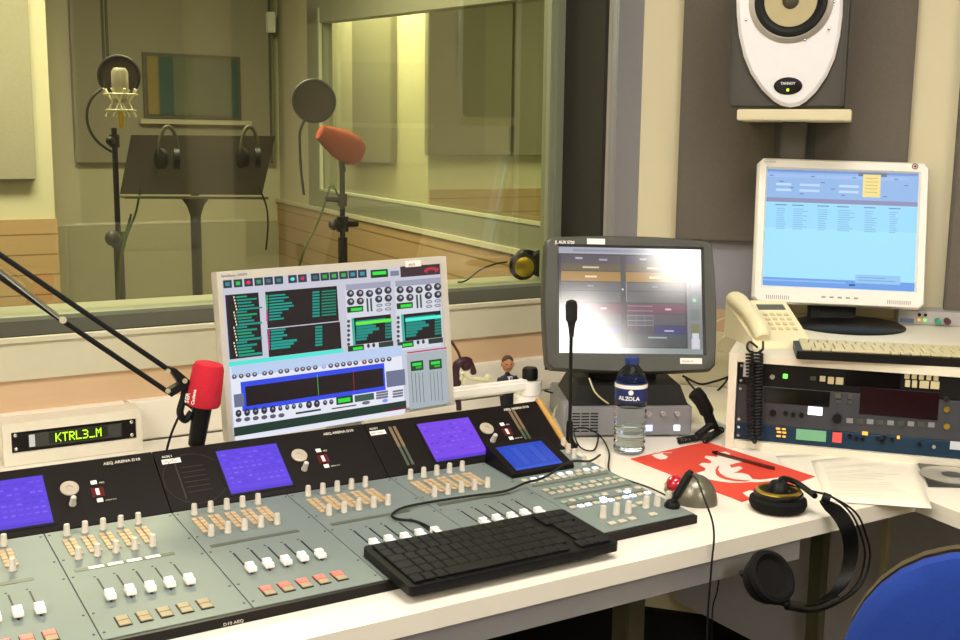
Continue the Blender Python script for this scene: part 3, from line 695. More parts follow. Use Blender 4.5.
b.tube(coil(c2, c3, .0072, 26, .002), .0024, 5, smooth=False); b.tube(coil(c1, c0, .0072, 26, .002), .0024, 5, smooth=False); b.tube([c3, onR(755, 443, .018), c1], .0025, 6); b.tube([c0, onR(747, 347, .018), onz(750, 342, zt+.012), onz(757, 347, zt+.012)], .0025, 6)
build('coiled_cord', b, rubber, tel)
# device with small lamps behind the keyboard
d0 = onz(898, 324, zt); d1 = onz(960, 327, zt); dx = Vector((d1.x-d0.x, d1.y-d0.y, 0)).normalized()
MD = frame(Vector((d0.x, d0.y, zt+.0005)), dx, Vector((-dx.y, dx.x, 0)))
dev = thing('signal_converter', 'flat grey device with small lamps behind the beige keyboard', 'device', (d0.x, d0.y, zt))
b = MB(MD); b.box((0, 0, 0), (.155, .085, .032), .002); build('case', b, mat('lilac_grey_metal', 'b4b0b0', .5, .1), dev)
b = MB(MD); b.box((.004, -.002, .004), (.034, .0, .014), .0005, 1); build('name_plate', b, mat('blue_plate', '6a7aa0', .5), dev)
for uu, m_ in ((.045, lampw), (.058, lampg)):
    b = MB(MD); b.cyl((uu, 0, .012), (uu, -.003, .012), .003); build('lamp', b, lampa if m_ is lampw else m_, dev)
    b = MB(MD); b.cyl((uu, 0, .024), (uu, -.005, .024), .0035); build('socket', b, black, dev)
b = MB(MD); b.cyl((.085, 0, .012), (.085, -.02, .012), .006); build('green_plug', b, mat('green_plug', '2f9a70', .5), dev)
b = MB(MD); b.cyl((.105, 0, .013), (.105, -.02, .013), .007); build('dark_plug', b, mat('maroon_plug', '5a3038', .5), dev)

# ================================================================= MONITORS
def monitor_frame(pos, yaw, tilt, roll=0):
    x = Vector((math.cos(yaw), math.sin(yaw), 0)); bk = Vector((-math.sin(yaw), math.cos(yaw), 0)); u = Vector((0, 0, math.cos(tilt)))+bk*math.sin(tilt)
    x, u = x*math.cos(roll)+u*math.sin(roll), -x*math.sin(roll)+u*math.cos(roll)
    return frame(pos, x, u)
def LP(M, x, y, dz=0):
    n = (M.to_3x3() @ Vector((0, 0, 1))); p = pl(x, y, M.translation+n*dz, n); q = M.inverted() @ p; return q.x, q.y
def bezel(b, W, H, x0, x1, y0, y1, zf, zb, r=.006):
    """frame W x H (origin bottom centre) around opening x0..x1, y0..y1"""
    for lo, hi in (((-W/2, 0, zb), (W/2, y0, zf)), ((-W/2, y1, zb), (W/2, H, zf)), ((-W/2, y0, zb), (x0, y1, zf)), ((x1, y0, zb), (W/2, y1, zf))): b.box(lo, hi)
# --- left wide monitor on its white arm
MSm = monitor_frame((.845, 1.836, .829), R(4.7), R(5.7), R(.5))
sam = thing('wide_monitor', 'wide silver-grey computer monitor showing playout software above the console', 'monitor', (.845, 1.86, .829))
lc = [LP(MSm, *q) for q in ((222.3, 280), (440.3, 263.6), (446, 402.5), (231, 433.7))]
sx0 = (lc[0][0]+lc[3][0])/2; sx1 = (lc[1][0]+lc[2][0])/2; sy0 = (lc[2][1]+lc[3][1])/2; sy1 = (lc[0][1]+lc[1][1])/2
b = MB(MSm); bezel(b, .472, .292, sx0, sx1, sy0, sy1, .004, -.018); build('bezel', b, silver, sam)
b = MB(MSm); b.box((-.234, .002, -.03), (.234, .29, -.0185), .008); b.box((-.12, .06, -.05), (.12, .23, -.03), .01); build('back_shell', b, silver, sam)
rr = [(sx0, sy0, sx1, sy1, 'c2c3d0')]
def c4(X, Y): return LP(MSm, 200+X/3.046, 240+Y/3.046)
def RQ(X0_, Y0_, X1_, Y1_, c, *a):
    p = c4(X0_, Y0_); q = c4(X1_, Y1_); rr.append((min(p[0], q[0]), min(p[1], q[1]), max(p[0], q[0]), max(p[1], q[1]), c, *a))
def row(x, y0=135, x0=75, s=-.078): return y0+s*(x-x0)
for k, x in enumerate((83, 115, 147, 178, 208, 239, 281, 311, 350, 379, 407, 436, 464, 493)):
    y = row(x); RQ(x-14, y-11, x+14, y+11, '2c3444')
    RQ(x-7, y-5, x+7, y+5, ['3a8a90', '30c040', 'e03048', '2f9a60', '4a6a80', '3c7a80', '58d8e0', 'c03050', '3a6a70', '28a838', '30b040', '30b040', '3a90a0', '3a9098'][k], *((1,) if k in (2, 6, 7) else ()))
RQ(518, 92, 572, 112, '103010'); RQ(524, 97, 566, 104, '30e040'); RQ(578, 95, 605, 108, '7a7c90')
RQ(608, 80, 730, 104, '3a2830'); RQ(680, 84, 726, 100, 'b03040', 1); RQ(690, 92, 716, 102, '3a2830', 1)
RQ(75, 168, 190, 352, '1c1418'); RQ(197, 158, 422, 246, '1c1418'); RQ(203, 272, 430, 330, '1c1418'); RQ(75, 168, 97, 358, '241c30')
for k in range(20):
    y = 172+k*9.3; x = 100+(k % 5)*2; RQ(x, y-.05*10, x+4, y+5, 'f0e8c0'); wd_ = [34, 50, 62, 72, 44][(k*7) % 5]; RQ(x+8, y, x+8+wd_, y+4.4-.078*wd_, '189080' if k % 6 else '10a070')
for k in range(9):
    y = 168+k*9; RQ(199, y, 205, y+7, '20b060' if k < 5 else 'c04080')
    wv = [50, 60, 45, 70, 75, 60, 40, 35, 45][k]; RQ(208, y, 208+wv, y+4.4-.078*wv, '16988a'); RQ(340, y-11, 362, y-7, '149080'); RQ(368, y-13, 368+44, y-12.2, '14806a')
for k in range(7):
    y = 274+k*9; RQ(205, y, 210, y+7, 'c04080'); wv = [45, 40, 50, 35, 80, 70, 60][k]; RQ(213, y-.5, 213+wv, y+4.2-.078*wv, '16988a'); RQ(348, y-11, 370, y-7, '149080')
RQ(85, 372, 434, 356, '50e0d0')
# the two player decks
for dx_, dy_ in ((0, 0), (150, -11)):
    def RD(a, b_, c_, d_, col, *z): RQ(a+dx_, b_+dy_, c_+dx_, d_+dy_, col, *z)
    RD(438, 140, 580, 332, 'cfd2dc'); RD(440, 136, 578, 142, '9a9cb0')
    for (x, y) in ((455, 163), (484, 162), (456, 188), (485, 186), (513, 163), (541, 156), (569, 153), (541, 180), (570, 177)):
        RD(x-12, y-10, x+12, y+10, '34303c', 1); RD(x-3, y-6, x+6, y+2, 'b0b0bc', 1)
    RD(503, 178, 511, 218, '30483c'); RD(514, 177, 522, 217, '30483c')
    for (x, y) in ((543, 199), (569, 196), (543, 213), (569, 210)): RD(x-10, y-4, x+10, y+4, '6a6a78', 1); RD(x-7, y-2, x+7, y+2, 'c0c0cc', 1)
    RD(444, 204, 494, 217, '0c3a14'); RD(456, 208, 490, 214, '30d840')
    for k in range(6): RD(444, 243+k*14, 454, 252+k*14, '44404c', 1)
    RD(458, 238, 582, 306, '151018'); RD(459, 238, 470, 318, '20b8a0')
    for k in range(7):
        y = 246+k*9; wv = [90, 50, 60, 70, 50, 36, 32][k]; RD(472, y, 472+wv, y+6-.078*wv, '128a80'); RD(560, y-7, 580, y-3, '108070')
    RD(470, 250, 580, 248, '60e840' if dx_ == 0 else '48ecd8')
    RD(446, 323, 496, 335, '0c3a14'); RD(462, 327, 492, 332, '30d840'); RD(504, 316, 514, 328, '3a3644', 1); RD(520, 314, 530, 326, '3a3644', 1); RD(540, 312, 585, 322, '20382a')
# editor strip
RQ(86, 386, 620, 528, 'dfe2ee'); RQ(90, 384, 612, 352, 'b4c8e8')
for k, x in enumerate((100, 121, 142, 162, 192, 211, 241, 260, 290, 308, 326, 346, 372, 393, 412, 431, 450, 469, 495, 514, 533, 551, 570)):
    y = 416-.115*(x-100); RQ(x-8, y-6, x+8, y+6, '4a4654' if k not in (12, 18) else ('a0a8e8' if k == 12 else '8a2838'), 1); RQ(x-3, y-4, x+3, y+1, 'c8c8d4', 1)
RQ(118, 432, 560, 456, '3048e0'); RQ(132, 446, 554, 444, '180c10')
RQ(352, 408, 355, 472, '40d860'); RQ(461, 396, 464, 464, 'b02838'); RQ(97, 470, 130, 505, '68708c'); RQ(560, 400, 620, 440, '68708c')
for k, x in enumerate((112, 138, 164, 190, 216, 239, 260, 280, 300, 326, 350, 375, 394)):
    y = 527-.125*(x-112); s = 10 if k < 5 or k in (9, 10) else 7; RQ(x-s, y-s, x+s, y+s, '2c2834', 1); RQ(x-3, y-5, x+4, y+1, '8a90a0', 1)
for k in range(6): x = 112+k*26; y = 547-.11*(x-112); RQ(x-10, y-5, x+10, y+5, '5a5668', 1)
RQ(408, 478, 460, 494, '103818'); RQ(414, 483, 452, 490, '30d840'); RQ(464, 473, 524, 484, '38584a')
for k in range(3): RQ(530, 462+k*8, 566, 463+k*8, '6a6a78'); RQ(580, 458+k*8, 612, 459+k*8, '6a6a78')
RQ(285, 524, 362, 518, '3a3644'); RQ(395, 511, 470, 503, '3a3644'); RQ(486, 491, 512, 498, '6a6a78', 1); RQ(548, 484, 566, 492, '7a90f0', 1)
RQ(97, 570, 622, 512, '20382e'); RQ(560, 514, 622, 512, '5a2030')
RQ(622, 348, 752, 496, 'a4aeb4'); RQ(624, 341, 744, 330, 'b04058')
for dx_ in (0, 56):
    RQ(634+dx_, 370-dx_*.08, 674+dx_, 394-dx_*.08, '144020'); RQ(640+dx_, 375-dx_*.08, 668+dx_, 380-dx_*.08, '30d840'); RQ(650+dx_, 385-dx_*.08, 668+dx_, 389-dx_*.08, '30a840')
    for k in range(4): x = 638+dx_+k*11; RQ(x, 404-dx_*.08, x+4, 494-dx_*.1, '2a3434')
display('screen', MSm @ T(0, 0, .001), rr, screen_mat('wide_screen', 1.0, .3, .3), sam)
text('SAMSUNG', .0085, MSm @ T(-.02, .005, .0042), midgrey, sam, 'brand_lettering')
text('SyncMaster 205BW', .006, MSm @ T(-.228, .283, .0042), midgrey, sam, 'model_lettering')
b = MB(MSm); b.box((.142, .276, .0041), (.177, .288, .0046)); build('sticker', b, white, sam); text('JAUS', .007, MSm @ T(.149, .278, .0048), ink, sam)
b = MB(MSm)
for k in range(5): b.box((.125+k*.016, .006, .004), (.134+k*.016, .009, .0052), .0005, 1)
build('control_buttons', b, greymetal, sam)
arm = thing('monitor_arm', 'white horizontal monitor arm with black knobbed joint behind the console', 'monitor arm', (1.39, 1.95, D))
p = ony(530, 400, 1.95)
b = MB(); b.cyl((p.x, 1.95, D+.0008), (p.x, 1.95, p.z-.012), .018); b.cyl((p.x, 1.95, D+.0008), (p.x, 1.95, D+.01), .045); build('post', b, white, arm)
b = MB(); b.cyl((p.x-.008, 1.95, p.z-.012), (p.x-.008, 1.95, p.z+.013), .029, n=28); b.cyl((p.x+.0, 1.95, p.z+.0145), (p.x, 1.95, p.z+.044), .025, n=28); build('joint', b, white, arm)
z1_ = ony(500, 383, 1.94).z; z0_ = ony(500, 394.5, 1.94).z
b = MB(); b.box((.86, 1.935, z0_), (p.x-.0, 1.96, z1_), .006, 3); b.box((.82, 1.885, z0_-.01), (.90, 1.952, z1_+.03), .004); build('beam', b, white, arm)
b = MB(); kp = ony(530, 374, 1.95); b.lathe([(.014, 0), (.017, .003), (.017, .022), (.014, .027)], 24, (kp.x, 1.95, p.z+.0445)); build('knob', b, black, arm)

# --- dark touch monitor on its pedestal
MC = monitor_frame((1.475, 1.795, .908), R(-25.8), R(16.3), R(-1.1))
crt = thing('touch_monitor', 'chunky dark grey square monitor with glare on its screen', 'monitor', (1.49, 1.9, .80))
lc = [LP(MC, *q) for q in ((547, 240), (711, 239), (713, 372), (546, 369))]
ox0 = min(lc[0][0], lc[3][0]); ox1 = max(lc[1][0], lc[2][0]); oy0 = (lc[2][1]+lc[3][1])/2; oy1 = (lc[0][1]+lc[1][1])/2
b = MB(MC)
hw, hh = .153, .112
def frame_ring(b, ox0, ox1, oy0, oy1, ix0, ix1, iy0, iy1, zo, zi, zb, n=10, bow=.006):
    """bezel with outer outline bowed slightly, sloping in to the screen"""
    def ring(x0, x1, y0, y1, z, bw, r):
        P = []
        for (ax, ay), (bx, by), (nx, ny) in (((x0+r, y0), (x1-r, y0), (0, -1)), ((x1, y0+r), (x1, y1-r), (1, 0)), ((x1-r, y1), (x0+r, y1), (0, 1)), ((x0, y1-r), (x0, y0+r), (-1, 0))):
            for k in range(n+1):
                t = k/n; s = math.sin(PI*t)*bw; P.append((ax+(bx-ax)*t+nx*s, ay+(by-ay)*t+ny*s, z))
        return P
    A = ring(ox0, ox1, oy0, oy1, zb, bow, .012); Bq = ring(ox0, ox1, oy0, oy1, zo-.006, bow, .012); C_ = ring(ox0+.004, ox1-.004, oy0+.004, oy1-.004, zo, bow, .01); D_ = ring(ix0-.004, ix1+.004, iy0-.004, iy1+.004, zo-.001, 0, .001); E_ = ring(ix0, ix1, iy0, iy1, zi, 0, .0005)
    V = A+Bq+C_+D_+E_; m = len(A); Fs = []
    for l in range(4):
        for k in range(m): k2 = (k+1) % m; Fs.append((l*m+k, l*m+k2, (l+1)*m+k2, (l+1)*m+k))
    b.raw(V, Fs)
frame_ring(b, ox0, ox1, oy0, oy1, -.153, .153, -.0, .224, .012, .0005, -.03); build('bezel', b, dkgrey, crt)
b = MB(MC); b.hexa([(ox0+.002, oy0+.002, -.031), (ox1-.002, oy0+.002, -.031), (ox1-.002, oy1-.002, -.031), (ox0+.002, oy1-.002, -.031)], [(ox0+.05, oy0+.04, -.09), (ox1-.05, oy0+.04, -.09), (ox1-.05, oy1-.05, -.09), (ox0+.05, oy1-.05, -.09)]); build('back_shell', b, dkgrey, crt)
rr = [(-.153, 0, .153, .224, '84828a')]
def RC(X0_, Y0_, X1_, Y1_, c, *a):
    f = lambda X, Y: (-.153+(X-80)/605*.306, .224-(Y-85)/438*.224)
    p = f(X0_, Y0_); q = f(X1_, Y1_); rr.append((min(p[0], q[0]), min(p[1], q[1]), max(p[0], q[0]), max(p[1], q[1]), c, *a))
RC(80, 85, 685, 112, 'b8bccc'); RC(140, 92, 600, 104, 'a0a4b4'); RC(80, 112, 620, 500, '4a4450'); RC(622, 112, 685, 500, '8f9098'); RC(80, 500, 685, 523, '9ca8a8')
for x0_ in (90, 362):
    x1_ = x0_+250
    RC(x0_, 118, x1_, 155, '5c5664'); RC(x0_, 155, x1_, 182, '6e6048'); RC(x0_, 186, x1_, 226, 'b58a40'); RC(x0_, 230, x1_, 264, '64646a'); RC(x0_, 267, x1_, 312, '68666a'); RC(x0_, 318, x1_, 357, '76405a'); RC(x0_, 360, x1_, 405, '5c5a66'); RC(x0_+120, 410, x1_, 442, '3e4080'); RC(x0_, 442, x1_, 495, '505860')
    RC(x0_+60, 127, x0_+90, 135, 'c8c4d0'); RC(x0_+160, 132, x0_+195, 140, 'b8b4c0'); RC(x0_+90, 165, x0_+160, 172, 'e8dcb8'); RC(x0_+100, 203, x0_+150, 211, 'ffe8c0'); RC(x0_+110, 243, x0_+135, 248, '9a98a0'); RC(x0_+165, 335, x0_+190, 342, 'f0d0dc'); RC(x0_+160, 425, x0_+200, 431, 'd0d4f0'); RC(x0_+90, 453, x0_+170, 459, 'b8c0c4')
for k in range(5): RC(366, 325+k*20, 474, 328+k*20, '9c96a4')
for k in range(4): RC(366+k*36, 360, 368+k*36, 422, '8a8694')
RC(344, 255, 352, 262, 'f0f0f0'); RC(362, 225, 364, 310, 'c0c0c8')
for k, c in enumerate(('9a9aa2', '8c9a98', '7e8a84', '88885c', 'dfe2e8')): RC(636, 212+k*62, 672, 262+k*60, c)
RC(645, 292, 660, 306, 'a8e8c8'); RC(640, 436, 668, 496, 'e8eaf0')
display('screen', MC @ T(0, 0, .0007), rr, screen_mat('glossy_screen', .72, .11, .95), crt)
b = MB(MC); b.box((.065, oy1-.013, .0122), (.0, oy1-.013, .0122)) if False else None
p0 = LP(MC, 587, 238.5, .012); p1 = LP(MC, 605, 244.5, .012); b = MB(MC); b.box((p0[0], p1[1], .0121), (p1[0], p0[1], .0126)); build('sticker', b, white, crt)
p0 = LP(MC, 555, 243.5, .012); text('JL AUX 5720', .009, MC @ T(p0[0], p0[1], .0122), white, crt, xs=.85, bold=.0002)
p0 = LP(MC, 680, 358, .012); p1 = LP(MC, 702, 364, .012); b = MB(MC); b.box((p0[0], p1[1], .0121), (p1[0], p0[1], .0126)); st = build('sticker', b, white, crt)
text('PW300-77', .0055, MC @ T(p0[0]+.004, p1[1]+.003, .0128), ink, crt)
# low grey computer under the pedestal
g0 = onz(565, 438, D); g1 = onz(691, 437, D); gx = Vector((g1.x-g0.x, g1.y-g0.y, 0)); GW = gx.length; gx.normalize()
MG = frame(Vector((g0.x, g0.y, D+.0008)), gx, Vector((-gx.y, gx.x, 0))); gh = (pl(565, 407, g0, Vector((gx.y, -gx.x, 0))).z-D)
pc = thing('desktop_amplifier', 'low grey vented electronic unit under the dark monitor', 'audio unit', (g0.x, g0.y, D))
b = MB(MG); b.box((0, 0, .003), (GW, .24, gh), .003); build('case', b, midgrey, pc)
b = MB(MG)
for c in range(3):
    for r_ in range(7): b.box((.014+c*.019, -.0006, .012+r_*.0062), (.030+c*.019, .001, .0145+r_*.0062))
build('vent_slots', b, black, pc)
for uu in (.173, .203, .233):
    b = MB(MG); b.lathe([(.0055, 0), (.0055, .006), (.0045, .008)], 16, (uu, 0, gh-.016), (0, -1, 0)); build('rotary_knob', b, greymetal, pc)
b = MB(MG); b.box((.166, -.004, .013), (.182, 0, .026), .001); build('blue_lit_button', b, mat('blue_lit', 'c0c8ff', .4, emit='a8b4ff', es=1), pc)
b = MB(MG); b.box((.226, -.004, .013), (.240, 0, .026), .001); build('white_button', b, mat('lit_white_key', 'f0f4f8'), pc)
b = MB(MG)
for uu, yy in ((.02, .02), (GW-.02, .02), (.02, .22), (GW-.02, .22)): b.cyl((uu, yy, 0), (uu, yy, .003), .008)
build('feet', b, rubber, pc)
# pedestal of the touch monitor standing on that unit
b = MB(MG); zz = gh+.0012
b.hexa([(.012, .004, zz), (GW-.008, .004, zz), (GW-.008, .20, zz), (.012, .20, zz)], [(.03, .012, zz+.040), (GW-.024, .012, zz+.040), (GW-.024, .18, zz+.040), (.03, .18, zz+.040)])
b.box((.06, .07, zz+.03), (GW-.06, .15, zz+.075), .01); build('pedestal', b, mat('pedestal_plastic', '1c1c1b', .55, spec=.3), crt)

# --- right monitor on the cabinet
MRm = monitor_frame((2.028, 1.74, 1.02), R(-37.6), R(10.8), R(-1.1))
rm = thing('computer_monitor', 'square white computer monitor with light blue screen on the cabinet', 'monitor', (2.05, 1.76, zt))
lc = [LP(MRm, *q) for q in ((757.5, 158.5), (931, 163), (922, 312), (753, 300))]
ox0 = (lc[0][0]+lc[3][0])/2; ox1 = (lc[1][0]+lc[2][0])/2; oy0 = (lc[2][1]+lc[3][1])/2; oy1 = (lc[0][1]+lc[1][1])/2
b = MB(MRm); frame_ring(b, ox0, ox1, oy0, oy1, -.169, .169, 0, .269, .008, .0005, -.02, bow=0); build('bezel', b, white, rm)
b = MB(MRm); b.box((ox0+.002, oy0+.002, -.04), (ox1-.002, oy1-.002, -.0205), .01); b.box((-.1, .03, -.065), (.1, .2, -.04), .01); build('back_shell', b, white, rm)
rr = [(-.169, 0, .169, .269, '9cdcf6')]
def RC(X0_, Y0_, X1_, Y1_, c, *a):
    f = lambda X, Y: (-.169+(X-66)/(612)*.338, .269-(Y-80)/474*.269)
    p = f(X0_, Y0_); q = f(X1_, Y1_); rr.append((min(p[0], q[0]), min(p[1], q[1]), max(p[0], q[0]), max(p[1], q[1]), c, *a))
RC(66, 80, 678, 200, '8ab0e0'); RC(66, 80, 678, 90, '6a90d0'); RC(66, 98, 640, 112, '98b8e8')
for y in (135, 158): RC(104, y, 166, y+10, 'b8d4f4'); RC(200, y, 282, y+10, 'b4d0f2'); RC(360, y, 440, y+10, 'b8d4f4'); RC(590, y-30, 660, y-20, '90b0e4')
for k in range(14): RC(76+k*42, 103+(k % 4)*24, 92+k*42, 107+(k % 4)*24, '5878b0')
RC(66, 195, 678, 213, '8488b0'); RC(66, 216, 678, 318, '94d4f2')
for c, x in enumerate((110, 178, 280, 360, 468, 568)):
    RC(x-5, 222, x+42, 226, '5c7cb4')
    for k in range(10): RC(x, 238+k*9, x+[45, 60, 40, 70, 50, 35][c]*(.6+.4*random.random()), 241+k*9, '78acdc')
RC(66, 520, 678, 554, '6498e0'); RC(66, 528, 400, 534, '88b4ec'); RC(440, 495, 620, 530, '8cc0ea'); RC(416, 535, 440, 543, '204890'); RC(450, 505, 560, 508, '6a98cc'); RC(450, 516, 600, 519, '6a98cc')
RC(436, 84, 550, 98, '6a7080'); RC(455, 90, 526, 182, 'ecd88c'); 
for k in range(5): RC(465, 104+k*14, 515, 107+k*14, 'c8b060')
display('screen', MRm @ T(0, 0, .0007), rr, screen_mat('blue_screen', 1.0, .35, .3), rm)
p = LP(MRm, 914, 167); b = MB(MRm @ T(p[0], p[1], .0082)); b.lathe([(.007, 0), (.007, .0008)], 20); bd = build('round_badge', b, mat('maroon_badge', '6a3a40', .4), rm)
b = MB(MRm @ T(p[0], p[1], .0091)); b.tube([(.004*math.cos(a), .004*math.sin(a), 0) for a in [2*PI*k/16 for k in range(17)]], .0008, 5, smooth=False); build('badge_ring', b, white, bd)
b = MB(MRm)
for k in range(5): b.box((-.037+k*.018, oy0+.017, .008), (-.028+k*.018, oy0+.021, .0092), .0005, 1)
build('control_buttons', b, greymetal, rm)
b = MB(MRm)
for s_ in (-1, 1):
    for k in range(12): b.box((s_*.135-.026+k*.0045, oy0+.009, .0078), (s_*.135-.024+k*.0045, oy0+.018, .0084))
build('speaker_grilles', b, greymetal, rm)
text('FLATRON', .006, MRm @ T(ox0+.012, oy1-.011, .0082), greymetal, rm)
pb = onz(852, 328, zt)
nb = MRm.to_3x3() @ Vector((0, 0, 1))
b = MB(); b.lathe([(.125, .0008), (.125, .004), (.115, .009), (.04, .013)], 36, (pb.x+.01, pb.y+.02, zt)); build('stand_base', b, black, rm)
b = MB(MRm); b.box((-.055, oy0-.035, -.052), (.055, oy0+.06, -.066), .006); b.box((-.035, oy0-.05, -.05), (.035, oy0+.02, -.07), .004); build('stand_neck', b, black, rm)

# ================================================================= LOUDSPEAKER
OFF = .27
so = onB(790, 109, OFF)
MSp = frame(so, BD, (0, 0, 1))
hw_ = .108
spk = thing('studio_loudspeaker', 'dark loudspeaker with white oval front and cream cone', 'loudspeaker', so)
b = MB(MSp); xl_ = LP(MSp, 731, 60)[0]; xr_ = LP(MSp, 846, 60)[0]; b.box((xl_, .001, -.235), (xr_, .36, -.006), .006); build('cabinet', b, mat('speaker_graphite', '45423c', .6, var=.08), spk)
ol = [(736.5, -5), (737, 15), (739, 35), (744, 57), (751, 74), (762, 90), (774, 101.5), (781, 105.5), (790, 107.5), (799, 105.8), (806, 101.5), (816, 92), (827, 76), (835, 58), (840, 36), (842.5, 15), (843, -5)]
L_ = [LP(MSp, *q) for q in ol]
cy = (L_[0][1]+L_[-1][1])/2
out = L_ + [(x, 2*cy-y) for x, y in reversed(L_[1:-1])]
out = [(x, y if y < .352 else .352) for x, y in out]
cxx = sum(p[0] for p in out)/len(out)
b = MB(MSp)
n = len(out); V = [(x, y, -.0055) for x, y in out]+[(x, y, .004) for x, y in out]+[(cxx+(x-cxx)*.94, cy+(y-cy)*.965, .010) for x, y in out]
Fs = [(i, (i+1) % n, n+(i+1) % n, n+i) for i in range(n)]+[(n+i, n+(i+1) % n, 2*n+(i+1) % n, 2*n+i) for i in range(n)]+[tuple(range(2*n, 3*n))]+[tuple(range(n-1, -1, -1))]
b.raw(V, Fs); bf = build('front_baffle', b, mat('pearl_white', 'e6e4ea', .3, .1, var=.02), spk, ang=25)
wc = LP(MSp, 791, 1, .01)
b = MB(MSp @ T(wc[0], wc[1], .0102)); b.lathe([(.088, 0), (.088, .002), (.078, .004), (.076, .003)], 40); build('woofer_ring', b, mat('ring_metal', 'a8a29c', .3, .6), spk)
b = MB(MSp @ T(wc[0], wc[1], .0145)); b.lathe([(.0755, 0), (.073, .004), (.066, .006), (.058, .002), (.056, .0005)], 40); sr_ = build('woofer_surround', b, rubber, spk)
b = MB(MSp @ T(wc[0], wc[1], .0165)); b.lathe([(.0545, .002), (.03, .0012), (.018, .0008)], 40); build('cone', b, mat('cream_cone', 'b4a882', .7, var=.06), spk)
b = MB(MSp @ T(wc[0], wc[1], .0192)); b.lathe([(.0175, 0), (.016, .003), (.010, .007), (.003, .0085)], 24); build('dust_cap', b, mat('dark_cap', '4a4438', .5), spk)
for q in ((746, 20), (805, 40), (829, 29), (834, 2)):
    s_ = LP(MSp, *q, .012); b = MB(MSp @ T(s_[0], s_[1], .0142)); b.ball((0, 0, 0), .003, (1, 1, .6), 10); build('screw', b, chrome, spk)
pc_ = LP(MSp, 788, 86, .012); b = MB(MSp @ T(pc_[0], pc_[1], .0102) @ Matrix.Diagonal((1, .62, 1, 1))); b.lathe([(.030, 0), (.030, .0015), (.027, .003)], 32); eb = build('oval_badge', b, consoleblack, spk)
text('TANNOY', .0075, MSp @ T(pc_[0]-.0155, pc_[1]+.003, .0137), mat('lilac_sticker', 'c8ccd8'), spk, 'badge_lettering', bold=.0003, xs=.95)
b = MB(MSp); b.box((pc_[0]-.0025, pc_[1]-.011, .013), (pc_[0]+.0025, pc_[1]-.006, .0145)); build('power_lamp', b, mat('lime_lamp', 'c0ff40', .4, emit='b8ff30', es=1.6), spk)
sh = thing('speaker_shelf', 'cream wall shelf on a grey bracket carrying the loudspeaker', 'shelf', onB(794, 115, .12))
s0 = (onB(737, 116, OFF)-B0).dot(BD); s1 = (onB(851, 118, OFF)-B0).dot(BD); zt_ = so.z-.0005; zl = zt_-.024
b = MB(MW); b.box((s0, -.275, zl), (s1, -.045, zt_), .002); build('board', b, cream, sh)
m0 = (onB(781, 135, .12)-B0).dot(BD); m1 = (onB(806, 135, .12)-B0).dot(BD); zb_ = onB(793, 150, .12).z-.02
b = MB(MW); b.box((m0, -.13, zb_), (m1, -.042, zl-.0005), .003); b.box((m0-.02, -.048, zb_-.05), (m1+.02, -.0405, zl+.0)); build('bracket', b, mat('bracket_grey', '56524e', .5, .2), sh)

# ================================================================= CLOCK DISPLAY BOX
YB = 2.15
k0 = ony(2, 425, YB); k1 = ony(143, 452, YB)
ld = thing('led_name_display', 'cream box with black panel and green dot-matrix lettering on the desk', 'display box', ((k0.x+k1.x)/2, YB+.03, D))
b = MB(); x0_, x1_, z1_ = k0.x, k1.x, ony(143, 409, YB).z; p0 = ony(11, 433, YB); p1 = ony(137, 439, YB); zl_ = ony(12.5, 454, YB).z
for lo, hi in (((x0_, YB, D+.0008), (x1_, YB+.062, zl_)), ((x0_, YB, p0.z), (x1_, YB+.062, z1_)), ((x0_, YB, zl_), (p0.x, YB+.062, p0.z)), ((p1.x, YB, zl_), (x1_, YB+.062, p0.z))): b.box(lo, hi)
build('housing', b, offwhite, ld)
b = MB(); b.box((p0.x+.0003, YB+.006, zl_+.0003), (p1.x-.0003, YB+.03, p0.z-.0003)); fp = build('faceplate', b, consoleblack, ld)
b = MB()
for xx in (p0.x+.008, p1.x-.008):
    for zz in (zl_+.007, p0.z-.007): b.ball((xx, YB+.0055, zz), .004, (1, .6, 1), 12)
build('screws', b, chrome, fp)
b = MB(); xa = ony(28, 440, YB).x; xz = ony(122, 432, YB).x; b.box((xa, YB+.001, zl_+.007), (xz, YB+.0055, p0.z-.006), .001); wn = build('window', b, mat('smoked_window', '3a3a38', .25), ld)
b = MB(); b.box((xa+.002, YB+.0002, zl_+.009), (ony(35, 440, YB).x, YB+.001, p0.z-.008)); build('sticker', b, mat('lilac_sticker', 'c8ccd8'), wn)
b = MB(); b.box((ony(49, 440, YB).x, YB+.0003, zl_+.0105), (ony(108, 436, YB).x, YB+.001, p0.z-.0075)); build('led_field', b, mat('dark_green_field', '141c0c', .3), wn)
FONT = {'K': ['10001','10010','10100','11000','10100','10010','10001'], 'T': ['11111','00100','00100','00100','00100','00100','00100'], 'R': ['11110','10001','10001','11110','10100','10010','10001'],
        'L': ['10000','10000','10000','10000','10000','10000','11111'], '3': ['11110','00001','00001','01110','00001','00001','11110'], '_': ['00000']*6+['11111'], 'M': ['10001','11011','10101','10101','10001','10001','10001']}
b = MB(); xA = ony(55.5, 438, YB).x; xB = ony(101.5, 434, YB).x; cw = (xB-xA)/(7*6-1); zz1 = p0.z-.010; zz0 = zl_+.013; ch = (zz1-zz0)/7
for i, c in enumerate('KTRL3_M'):
    for r_, line in enumerate(FONT[c]):
        for k, v in enumerate(line):
            if v == '1': b.box((xA+(i*6+k)*cw+cw*.04, YB-.0002, zz1-(r_+1)*ch+ch*.06), (xA+(i*6+k+1)*cw-cw*.04, YB+.0002, zz1-r_*ch-ch*.06))
build('led_lettering', b, mat('led_lime', 'b8ff20', .4, emit='b4f81c', es=1.1), wn)

